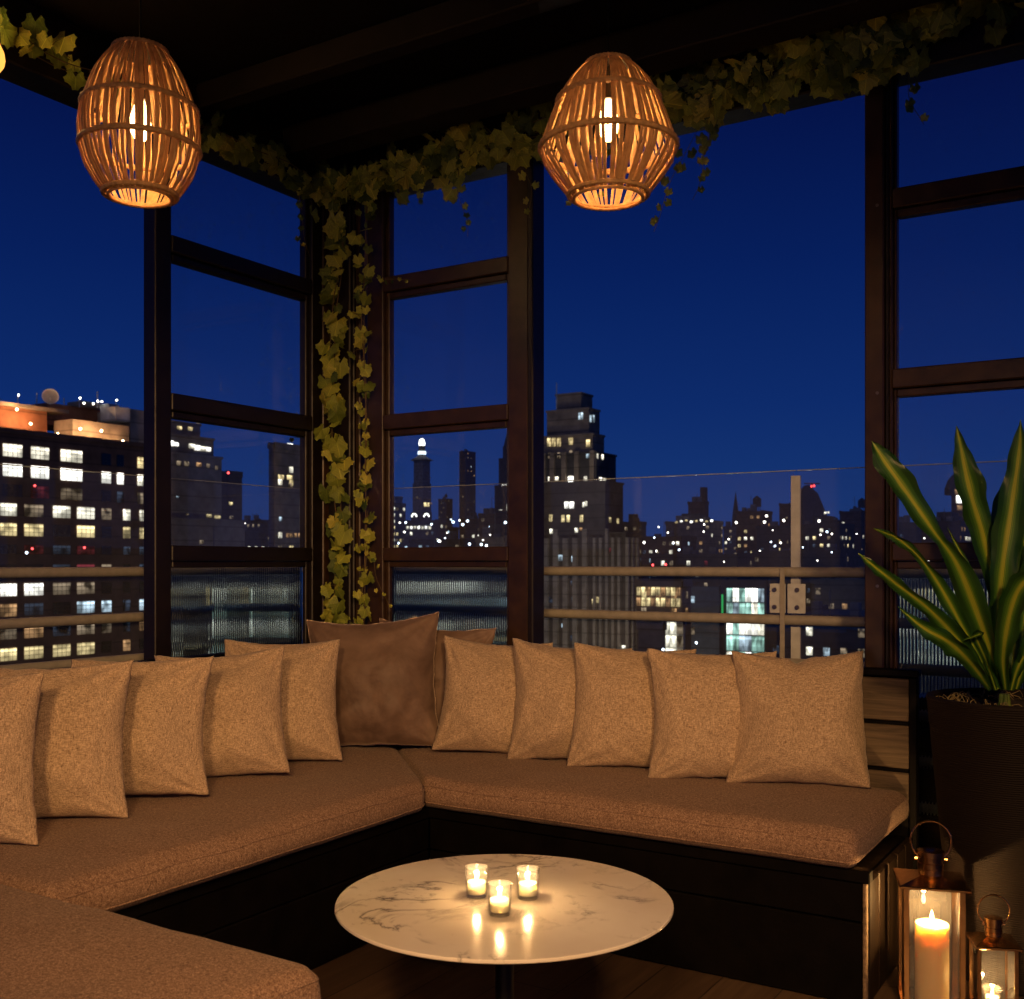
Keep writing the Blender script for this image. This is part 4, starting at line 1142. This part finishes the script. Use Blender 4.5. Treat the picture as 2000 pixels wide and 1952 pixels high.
# --- stepped grey block seen through the left window
def stepped(label, tiers, d, mt, name='stepped_building', wins=(), yb=1250):
    """tiers: (pl, pc, pr, ytop) from low/wide to high/narrow"""
    k0 = at(tiers[0][1], HY, d); t = empty(name, (k0.x, k0.y, GZ), 0, label, 'building'); info = []
    zprev = 0
    for i, (pl, pc, pr, yt) in enumerate(tiers):
        dd = d+i*2.5; k = at(pc, HY, dd); X1, Y0 = k.x, k.y; X0 = solve(pl, Y=Y0)[0]; Y1 = solve(pr, X=X1)[1]; z = zat(yt, dd)-GZ
        m = MB(); m.box((X0-k0.x, Y0-k0.y, zprev+(.003 if i else 0)), (X1-k0.x, Y1-k0.y, z)); m.box((X0-k0.x-.25, Y0-k0.y-.25, z+.003), (X1-k0.x+.25, Y1-k0.y+.25, z+.6))
        m.build('tier', FB[mt if not (name == 'art_deco_tower' and i in (0, 1, 2)) else 'dark'], t); zprev = max(zprev, zat(tiers[0][3], d)-GZ) if i == 0 else z; info.append((X0, X1, Y0, Y1, dd)); zprev = z
    for (px, py, w, h, st) in wins:      # w,h in photo px
        # choose the tier that shows at this height
        ti = 0
        for i, (pl, pc, pr, yt) in enumerate(tiers):
            if py > yt+2: ti = i; break
        X0, X1, Y0, Y1, dd = info[ti]; pc = tiers[ti][1]
        if px <= pc:
            q = solve(px, Y=Y0); window(t, q[0]-k0.x, Y0-k0.y-.15, zat(py, q[2])-GZ, w*q[2]/F/(CT), h*q[2]/F, st)
        else:
            q = solve(px, X=X1); window(t, X1-k0.x+.15, q[1]-k0.y, zat(py, q[2])-GZ, w*q[2]/F/(ST), h*q[2]/F, st, True)
    return t, k0, info
rnd = random.Random(5)
wn = [(349, 905, 6, 9, 'm'), (364, 906, 6, 9, 'm'), (388, 908, 7, 8, 'o'), (406, 910, 5, 8, 'm'), (422, 914, 4, 8, 'm'), (346, 971, 3, 3, 'b'), (408, 1008, 7, 6, 'y'), (424, 1010, 8, 6, 'y'), (450, 984, 5, 6, 'y'), (451, 1011, 5, 6, 'm'), (365, 1005, 4, 3, 'm'), (393, 1059, 5, 7, 'm'),
      (331, 866, 10, 10, 'W'), (342, 868, 8, 7, 'W'), (374, 872, 8, 9, 'w'), (385, 875, 8, 10, 'W'), (396, 877, 8, 9, 'w'), (406, 878, 7, 8, 'W'), (350, 836, 6, 6, 'y'), (371, 838, 6, 7, 'y'), (386, 825, 5, 6, 'm')]
stepped('grey stepped block seen through the left window, lit top floors', [(200, 320, 478, 1015), (210, 322, 433, 886), (220, 323, 417, 850), (230, 324, 391, 824)], 255, 'grey', wins=wn)
building('narrow dark block right of the grey stepped block, seen through the left window', 443, 430, 473, 925, 330, 'dark', fill=.04, seed=3, pitch=5)
building('dark slab tower at the right edge of the left window, bright lights on its top', 536, 525, 600, 870, 300, 'grey', fill=.05, seed=4, roof='flat')
q = solve(556, X=at(536, HY, 300).x+1); tw = bpy.data.objects.new('x', None)
t2 = [o for o in bpy.data.objects if o.get('label', '').startswith('dark slab tower at')][0]
for (px, py, w, st) in ((551, 871, 8, 'W'), (567, 871, 8, 'W'), (549, 932, 8, 'y'), (566, 933, 8, 'y'), (567, 948, 5, 'm'), (562, 1046, 4, 'o'), (569, 1046, 4, 'o'), (577, 1046, 4, 'o'), (585, 1046, 4, 'o'), (548, 1014, 4, 'b')):
    X = t2.location.x+.12; q = solve(px, X=X); window(t2, .12, q[1]-t2.location.y, zat(py, q[2])-GZ, w*q[2]/F/ST, 9*q[2]/F if w > 5 else 8*q[2]/F, st, True)
building('low dark rooftops below the slab tower in the left window', 480, 440, 545, 1040, 420, 'dark', fill=.12, seed=5, styles='wbmo')
building('mid-rise with scattered lights beside the slab tower in the left window', 500, 470, 540, 1018, 600, 'dark', fill=.12, seed=6, styles='wmo')

# --- through the corner window
tmb = []
def add_spire(t, k, X, Y, prof, mt='stone', n=4, name='spire'):
    m = MB(); vs = []; 
    m.lathe(prof, (X-k.x, Y-k.y, 0), n, 0); o = m.build(name, FB[mt], t); return o
# clock tower with lantern
d = 1150; tt, k0, info = stepped('slender clock tower with glowing lantern top, seen through the corner window', [(806, 826, 842, 945), (808, 826, 840, 900)], d, 'stone', 'clock_tower',
    wins=[(833, 986, 9, 8, 'y'), (842, 984, 3, 3, 'o'), (815, 972, 2, 3, 'm')])
cxm = (info[1][0]+info[1][1])/2; cym = (info[1][2]+info[1][3])/2; z9 = zat(898, d)-GZ; z8 = zat(882, d)-GZ
pr = [(12.5, z9), (4.2, zat(889, d)-GZ+0), (3.6, z8+2), (3.4, z8+7), (2.4, z8+8), (2.2, z8+13), (0, z8+16)]
o = add_spire(tt, k0, cxm, cym, pr, 'stone', 8, 'spire')
gl = mat_emit('glowing_lantern', (.95, .93, .8), 5)
m = MB(); m.lathe([(0, 0), (3.0, 1.5), (3.4, 4.5), (2.4, 8), (0, 10)], (cxm-k0.x, cym-k0.y, zat(872, d)-GZ), 14); m.build('lantern', gl, tt)
m = MB(); m.lathe([(4.4, 0), (4.4, 3.2)], (cxm-k0.x, cym-k0.y, zat(888, d)-GZ+1), 12); m.build('belt_lights', mat_emit('belt', (.75, .9, 1), 2.5), tt)
building('slim dark glass skyscraper right of the clock tower', 911, 897, 929, 882, 1500, 'blue', 'glass_skyscraper', 'skyscraper', fill=.04, seed=8, styles='mob', pitch=7, storey=6, yb=1040)
tt, k0, info = stepped('tall spired skyscraper at the right side of the corner window', [(966, 998, 1012, 948), (974, 998, 1008, 895), (982, 998, 1005, 872)], 1500, 'dark', 'spired_skyscraper', wins=[(978, 991, 7, 12, 'w'), (993, 991, 6, 12, 'w'), (986, 948, 12, 1.5, 'W')])
cxm = (info[2][0]+info[2][1])/2; cym = (info[2][2]+info[2][3])/2
add_spire(tt, k0, cxm, cym, [(8, zat(870, 1500)-GZ), (3, zat(845, 1500)-GZ), (.6, zat(820, 1500)-GZ), (0, zat(790, 1500)-GZ)], 'dark', 6)
building('pale office block with many yellow windows at the left of the corner window', 766, 735, 792, 985, 620, 'stone', fill=.55, seed=9, styles='ywy', pitch=2.8, maxw=95, storey=3.6, wx=1.7)
building('pale rooftop box building behind the yellow-lit office block', 772, 758, 786, 972, 760, 'white', fill=.02, seed=10)
tt, kk = building('low dome-roofed hall with a row of round yellow lights in the corner window', 850, 788, 875, 1018, 560, 'grey', fill=.1, seed=11, styles='wbm', pitch=3)
for i in range(7):
    q = solve(796+i*7.2, Y=kk[1]-.2); window(tt, q[0]-kk[0], -.2, zat(1031, q[2])-GZ, 1.5, 1.5, 'W' if i % 2 else 'w')
for px in (809, 833):
    q = solve(px, Y=kk[1]-.2); m = MB(); a = []
    n = 14; X = q[0]-kk[0]; Z = zat(1010, q[2])-GZ
    for s_ in range(n+1):
        an = pi*s_/n; a += [(X+1.2*cos(an), -.25, Z+1.2*sin(an)), (X+1.9*cos(an), -.25, Z+1.9*sin(an))]
    m.add(a, [(2*i, 2*i+1, 2*i+3, 2*i+2) for i in range(n)]); m.box((X-2.2, -.2, kk[5]), (X+2.2, 1.5, Z+2.4), 1); m.build('lit_arch', [gl, FB['grey']], tt)
for i, a in enumerate([
    ('dark block with cool white lights left of the slim glass skyscraper', 880, 852, 896, 1032, 700, 'dark', .14, 'bw'),
    ('dark block with blue-white rooftop lights in front of the slim glass skyscraper', 930, 898, 948, 1015, 650, 'brick', .10, 'bwm'),
    ('brownish block under the spired skyscraper in the corner window', 968, 935, 1012, 1005, 560, 'brick', .05, 'mo'),
    ('low block with white street lights at the bottom of the corner window', 900, 800, 945, 1056, 430, 'dark', .07, 'wbm'),
    ('low tan terrace row at the bottom right of the corner window', 985, 930, 1030, 1052, 330, 'tan', .06, 'wb'),
    ('far dark slab behind the clock tower', 872, 856, 884, 975, 1700, 'blue', .02, 'm'),
]):
    building(a[0], a[1], a[2], a[3], a[4], a[5], a[6], fill=a[7], styles=a[8], seed=20+i, roof=('flat', 'bulk', 'tank')[i % 3])

# --- art-deco tower right of the corner window
W1 = []
def ww(l, st, w=6, h=10):
    for p in l: W1.append((p[0], p[1], w, h, st))
ww([(1132, 813), (1137, 813)], 'b', 3.5, 14); ww([(1153, 818), (1159, 818)], 'b', 4, 14)
ww([(1073, 864), (1082, 864), (1092, 864)], 'y', 7, 17); ww([(1115, 862)], 'y', 8, 14); ww([(1149, 866)], 'y', 7, 14)
ww([(1074, 890), (1092, 890), (1115, 886)], 'm', 6, 12); ww([(1149, 890)], 'b', 7, 10); ww([(1166, 891), (1176, 893)], 'w', 4, 10)
ww([(1063, 935), (1074, 936), (1088, 936), (1114, 934), (1144, 935), (1172, 937), (1180, 939)], 'w', 6, 9); ww([(1115, 937)], 'W', 10, 12)
ww([(1107, 987), (1117, 987)], 'W', 8, 13); ww([(1140, 986), (1145, 984)], 'w', 4, 10); ww([(1100, 1013), (1110, 1013), (1076, 1012), (1136, 1013)], 'y', 6, 14)
ww([(1191, 1016), (1206, 1018)], 'y', 5, 10); ww([(1077, 1038), (1126, 1036)], 'w', 6, 9); ww([(1135, 1034)], 'o', 5, 6)
ww([(1096, 1090), (1122, 1092)], 'b', 10, 12); ww([(1120, 1140), (1142, 1140), (1122, 1172), (1075, 1172), (1120, 1247), (1142, 1220)], 'd', 10, 11)
ww([(1143, 1172), (1160, 1176), (1168, 1172)], 'y', 6, 12); ww([(1235, 1187)], 'w', 5, 9); ww([(1100, 1222)], 'b', 5, 8); ww([(1217, 1264), (1222, 1264)], 'w', 4, 6)
ww([(1110, 1110), (1120, 1110), (1142, 1110), (1160, 1110), (1190, 1110)], 'w', 7, 4)
ww([(1192, 1075)], 'r', 3, 9)
d = 300
tt, k0, info = stepped('dark art-deco tower with setbacks and a striped pale base, right of the corner window', [(1020, 1222, 1250, 1044), (1030, 1182, 1217, 943), (1050, 1165, 1203, 886), (1058, 1158, 1180, 850), (1068, 1150, 1171, 800), (1086, 1135, 1157, 770)], d, 'tan', 'art_deco_tower', wins=W1)
# pale piers up the base
X0, X1, Y0, Y1, dd = info[0]; m = MB(); zt_ = zat(1050, d)-GZ
px = 1030
i = 0
while px < 1246:
    w = 1.5
    if px < 1222: q = solve(px, Y=Y0); m.box((q[0]-(w if px < 1160 else .8)/2-k0.x, -.9, 0), (q[0]+(w if px < 1160 else .8)/2-k0.x, -.003, zt_+(2.5 if i % 3 == 0 else 0)))
    else: q = solve(px, X=X1); m.box((X1-k0.x+.003, q[1]-k0.y-.5, 0), (X1-k0.x+.9, q[1]-k0.y+.5, zt_))
    px += 19 if px < 1160 else (12 if px < 1222 else 9); i += 1
m.build('pier_row', FB['stone'], tt)
m = MB(); X0, X1, Y0, Y1, dd = info[2]
for px in (1062, 1080, 1103, 1128, 1158, 1180, 1195):
    if px < 1165: q = solve(px, Y=Y0); m.box((q[0]-.7-k0.x, Y0-k0.y-.8, zat(1040, dd)-GZ), (q[0]+.7-k0.x, Y0-k0.y-.003, zat(880, dd)-GZ))
m.build('pier_row', FB['tan'], tt)
m = MB(); q = at(1087, 800, d+10); m.tube([(q.x-k0.x, q.y-k0.y, zat(800, d+10)-GZ), (q.x-k0.x, q.y-k0.y, zat(748, d+10)-GZ)], .12, 6); m.build('flagpole', FB['white'], tt)
lamp('tower_fill', tuple(at(1114, 930, d-8)), 1000, (1, .85, .6), .5)  # added point light brightening the tower front, no fitting behind it
lamp('street_glow_fill', tuple(at(1150, 1420, d-45)), 19000, (1, .86, .68), 2)  # added point light standing in for street glow on the tower base

# --- wide bay skyline
blds = [
 ('squat block with dim roof lights just right of the art-deco tower', 1247, 1215, 1262, 1022, 520, 'dark', .06, 'm', 'bulk'),
 ('brick block with a row of white windows right of the art-deco tower', 1330, 1252, 1360, 1050, 470, 'brick', .14, 'wwb', 'flat'),
 ('brown tower block with a tall chimney, left of the glass rail post', 1376, 1344, 1384, 982, 620, 'brick', .03, 'mo', 'flat'),
 ('wide brown block with warm terrace lights under the chimney tower', 1388, 1300, 1412, 1020, 520, 'tan', .10, 'wom', 'bulk'),
 ('dark block with a thin church spire, middle of the open bay', 1450, 1413, 1470, 1030, 700, 'grey', .06, 'mw', 'flat'),
 ('dark flat-topped block left of the glass rail post', 1487, 1438, 1508, 1000, 560, 'brick', .10, 'wyo', 'tank'),
 ('low block with three pairs of yellow windows left of the glass rail post', 1520, 1478, 1545, 1030, 480, 'dark', .12, 'yw', 'flat'),
 ('narrow brown tower directly behind the glass rail post', 1541, 1522, 1552, 985, 800, 'brick', .02, 'm', 'flat'),
 ('low wide block with yellow windows under the sail-shaped tower', 1640, 1556, 1668, 1025, 520, 'dark', .10, 'yw', 'bulk'),
 ('tall block with a column of white windows left of the tall brown post', 1682, 1640, 1720, 1000, 600, 'brick', .16, 'ww', 'tank'),
 ('dark rooftops at the foot of the skyline, left part of the bay', 1440, 1270, 1470, 1085, 360, 'dark', .05, 'wmr', 'flat'),
 ('dark rooftops at the foot of the skyline, right part of the bay', 1640, 1470, 1740, 1078, 380, 'dark', .05, 'wom', 'flat'),
 ('low block with dim shop lights below the top rail, right of the bracket', 1690, 1585, 1760, 1135, 260, 'dark', .10, 'mod', 'flat'),
 ('yellow-lit low building below the top rail beside the art-deco tower', 1332, 1243, 1350, 1140, 240, 'tan', .25, 'yo', 'flat'),
 ('dark blue glazed block between the lower rails, left of the bright glass building', 1405, 1335, 1412, 1150, 250, 'blue', .06, 'db', 'flat'),
 ('dark low block between the rails, right of the bracket', 1700, 1500, 1790, 1210, 200, 'blue', .12, 'wdb', 'flat'),
 ('white-walled building between the lower rails, right of the yellow-lit one', 1335, 1297, 1338, 1212, 215, 'white', .0, 'm', 'flat'),
 ('grey low building under the lower rail, right of the art-deco tower', 1296, 1247, 1300, 1222, 205, 'grey', .08, 'bd', 'flat'),
 ('far block seen through the right window, left of the large plant', 1790, 1752, 1812, 1022, 540, 'dark', .06, 'mw', 'flat'),
 ('stepped dark block seen through the right window behind the plant', 1875, 1800, 1905, 1020, 430, 'brick', .08, 'wo', 'bulk'),
 ('far dark block at the right picture edge behind the plant', 1990, 1912, 2040, 1010, 560, 'dark', .05, 'wo', 'tank'),
 ('low lit block behind the ribbed glass of the right window', 1900, 1740, 2060, 1120, 230, 'grey', .30, 'WWw', 'flat'),
 ('pale low building behind the ribbed glass, below the rails', 1960, 1750, 2080, 1205, 170, 'white', .6, 'WWb', 'flat'),
 ('low wide block with cool light seen through the ribbed glass of the left window', 440, 310, 640, 1118, 150, 'grey', .5, 'wWb', 'flat'),
 ('dark blue block far left below the railing, behind the ribbed glass', 560, 300, 640, 1205, 120, 'blue', .3, 'yyb', 'flat'),
 ('low lit block behind the ribbed glass of the corner window', 960, 720, 1020, 1125, 200, 'grey', .45, 'wbb', 'flat'),
]
for i, a in enumerate(blds):
    o, kk = building(a[0], a[1], a[2], a[3], a[4], a[5], a[6], fill=a[7], styles=a[8], seed=50+i, roof=a[9], maxw=90, wx=1.5*max(.8, min(1, a[5]/500)), wz=1.6, pitch=2.9)
    if 'chimney' in a[0] and 'brown tower' in a[0]:
        m = MB(); m.box((-3.5, 2, kk[5]), (-.5, 6, kk[5]+9)); m.build('chimney', FB['brick'], o)
    if 'yellow-lit low building' in a[0]:
        for q in range(9):
            for w_ in range(2): window(o, -.8-q*kk[3]/9.2, -.3, kk[5]-1.8-w_*2.4, kk[3]/9.2*.8, 1.9, 'y' if (q+w_) % 3 else 'o', nx=2)
    if 'white-walled building' in a[0]:
        for q in range(3):
            for w_ in range(3): window(o, -kk[3]*(q+.5)/3, -.3, kk[5]-1.6-w_*2.6, kk[3]/3*.93, 2.35, 'w' if q else 'm')  # glowing panels stand in for floodlight falling on the white wall
    if 'church spire' in a[0]:
        m = MB(); m.lathe([(3, kk[5]), (2, kk[5]+10), (0, kk[5]+24)], (-6, 4, 0), 6); m.build('spire', FB['dark'], o)
    if 'warm terrace' in a[0]:
        for q in range(8): window(o, -kk[3]*.75+q*2.6, -.4, kk[5]+.2+(q % 3)*.35, 1.3, .9, 'W' if q % 2 else 'y')
# sail-shaped tower with red crane lights
d = 2000; k = at(1585, HY, d)
t = empty('sail_tower', (k.x, k.y, GZ), TH, 'sail-shaped glass tower with red lights on its crane, right of the glass rail post', 'skyscraper')
m = MB(); sc = d/F; out = [(-25, 0), (-23, 60), (-20, 100), (-14, 118), (0, 112)]
prof = [(-25*sc, 0), (-22*sc, (1098-960)*sc-GZ+CZ), (-10*sc, (1098-948)*sc-GZ+CZ), (8*sc, (1098-965)*sc-GZ+CZ), (25*sc, (1098-1005)*sc-GZ+CZ), (38*sc, (1098-1040)*sc-GZ+CZ), (44*sc, 0)]
n = len(prof); vs = [(x, -15, z) for x, z in prof]+[(x, 15, z) for x, z in prof]
m.add(vs, [tuple(range(n)), tuple(range(2*n-1, n-1, -1))]+[(i, i+n, (i+1) % n+n, (i+1) % n) for i in range(n)]); m.build('tower_body', FB['blue'], t)
m = MB(); zc = (1098-946)*sc-GZ+CZ; m.box((-14*sc, -1, zc), (16*sc, 1, zc+2)); m.box((-1, -1.5, zc-14), (2, 1.5, zc-.003)); m.build('crane', FB['dark'], t)
redl = mat_emit('red_beacon', (1, .05, .04), 6)
for x in (-8, -1, 4): m = MB(); m.lathe([(0, -2.2), (2.2, 0), (0, 2.2)], (x*sc, -3, zc-4+x*.2), 8); m.build('beacon', redl, t)
for x, y in ((22, 1003), (28, 1002), (12, 1018)): window(t, x*sc, -15.3, (1098-y)*sc-GZ+CZ, 4*sc, 4*sc, 'w')
# bright glass building between the rails
o, kk = building('bright glass building with teal and green lit floors between the lower rails', 1497, 1413, 1502, 1140, 190, 'dark', fill=0, seed=90)
zz = zat(1146, 190)-GZ
for r_ in range(5):
    for c_ in range(6):
        z = zz-1.4-r_*2.9; x = -kk[3]+.7+c_*(kk[3]-1.0)/6+.5
        window(o, x, -.12, z, (kk[3]-1)/6*.96, 2.7, random.Random(r_*9+c_).choice('tWwtb'), nx=2)
m = MB(); m.box((-kk[3]-.15, -.6, zz-5), (-kk[3]-.003, -.1, zz-1.5)); m.build('green_light_strip', mat_emit('green_strip', (.05, .8, .2), .5), o)
# building with a golden floodlit crown behind the plant
o, kk = building('domed tower with golden floodlit crown behind the plant leaves', 1890, 1858, 1902, 965, 500, 'brick', fill=.05, seed=91, styles='ow')
m = MB(); m.lathe([(5, kk[5]), (5, kk[5]+3), (3.5, kk[5]+7), (0, kk[5]+11)], (-6, 5, 0), 12); m.build('dome', FB['dark'], o)
q = solve(1880, Y=kk[1]-.3)
for (px, py, w, h, st) in ((1875, 975, 14, 16, 'W'), (1868, 962, 6, 12, 'o'), (1890, 1012, 7, 10, 'W'), (1878, 992, 16, 10, 'o')):  # glowing panes laid over the crown in place of its golden floodlight
    q = solve(px, Y=kk[1]-.3); window(o, q[0]-kk[0], -.3, zat(py, q[2])-GZ, w*q[2]/F, h*q[2]/F, st)
# tiny street and roof lamps scattered through the city
rnd = random.Random(33)
sl = {'a': mat_emit('street_light_white', (1, .92, .78), 9), 'b': mat_emit('street_light_cool', (.7, .85, 1), 9), 'c': mat_emit('street_light_red', (1, .08, .08), 5)}
spots = [(1258, 1060, 'a', 470), (1438, 1021, 'a', 540), (1493, 1020, 'a', 540), (1531, 1017, 'a', 500), (1600, 1018, 'a', 500), (1497, 1008, 'a', 540), (1275, 1104, 'c', 350), (1300, 1103, 'c', 350), (1360, 1256, 'b', 200), (1295, 1269, 'b', 200),
         (913, 1018, 'b', 600), (943, 1018, 'b', 600), (957, 1029, 'b', 540), (987, 1021, 'b', 540), (980, 1031, 'b', 500), (904, 1025, 'b', 600), (857, 1057, 'b', 420), (917, 1063, 'b', 420), (940, 1064, 'b', 320), (950, 1066, 'b', 320), (885, 1020, 'b', 600), (478, 1021, 'a', 400), (446, 924, 'c', 320), (470, 1052, 'b', 400),
         (68, 949, 'c', 190), (63, 1072, 'c', 190), (165, 1070, 'c', 190), (52, 1080, 'b', 190)]
rs = random.Random(77)
for q in range(44):
    px = rs.choice([rs.uniform(1255, 1690), rs.uniform(1255, 1690), rs.uniform(1770, 1860), rs.uniform(775, 985)])
    spots.append((px, rs.uniform(1022, 1100) if px > 1000 else rs.uniform(1012, 1066), rs.choice('aaab'), rs.uniform(190, 240)))
for (px, py, c_, d_) in spots:
    p = at(px, py, d_*.985); m = MB(); r = d_*(.0011 if d_ > 260 or px < 300 or py > 1200 else rnd.uniform(.0005, .0009)); m.lathe([(0, -r), (r*.7, -r*.7), (r, 0), (r*.7, r*.7), (0, r)], (0, 0, 0), 8)
    o = m.build('beacon_lamp', sl[c_], None, True); o.location = p
    side = 'left of' if px < 620 else ('seen through' if px < 1030 else 'right of')
    nm = {'a': 'white', 'b': 'cool white', 'c': 'red'}[c_]
    ref = 'the left window' if px < 300 else ('the grey stepped block' if px < 620 else ('the corner window' if px < 1030 else 'the art-deco tower'))
    tag(o, f'small {nm} lamp glowing among distant roofs {side} {ref}', 'lamp', f'small {nm} lamps in the city {side} {ref}')

for o in list(bpy.data.objects):
    if o.name == 'x': bpy.data.objects.remove(o)
# ------------------------------------------------------------------ render settings
S.view_settings.view_transform = 'Standard'; S.view_settings.look = 'None'; S.view_settings.exposure = 0; S.view_settings.gamma = 1
S.render.engine = 'CYCLES'
S.cycles.max_bounces = 10; S.cycles.transparent_max_bounces = 16; S.cycles.transmission_bounces = 8
S.cycles.sample_clamp_indirect = 4; S.cycles.caustics_reflective = False; S.cycles.caustics_refractive = False
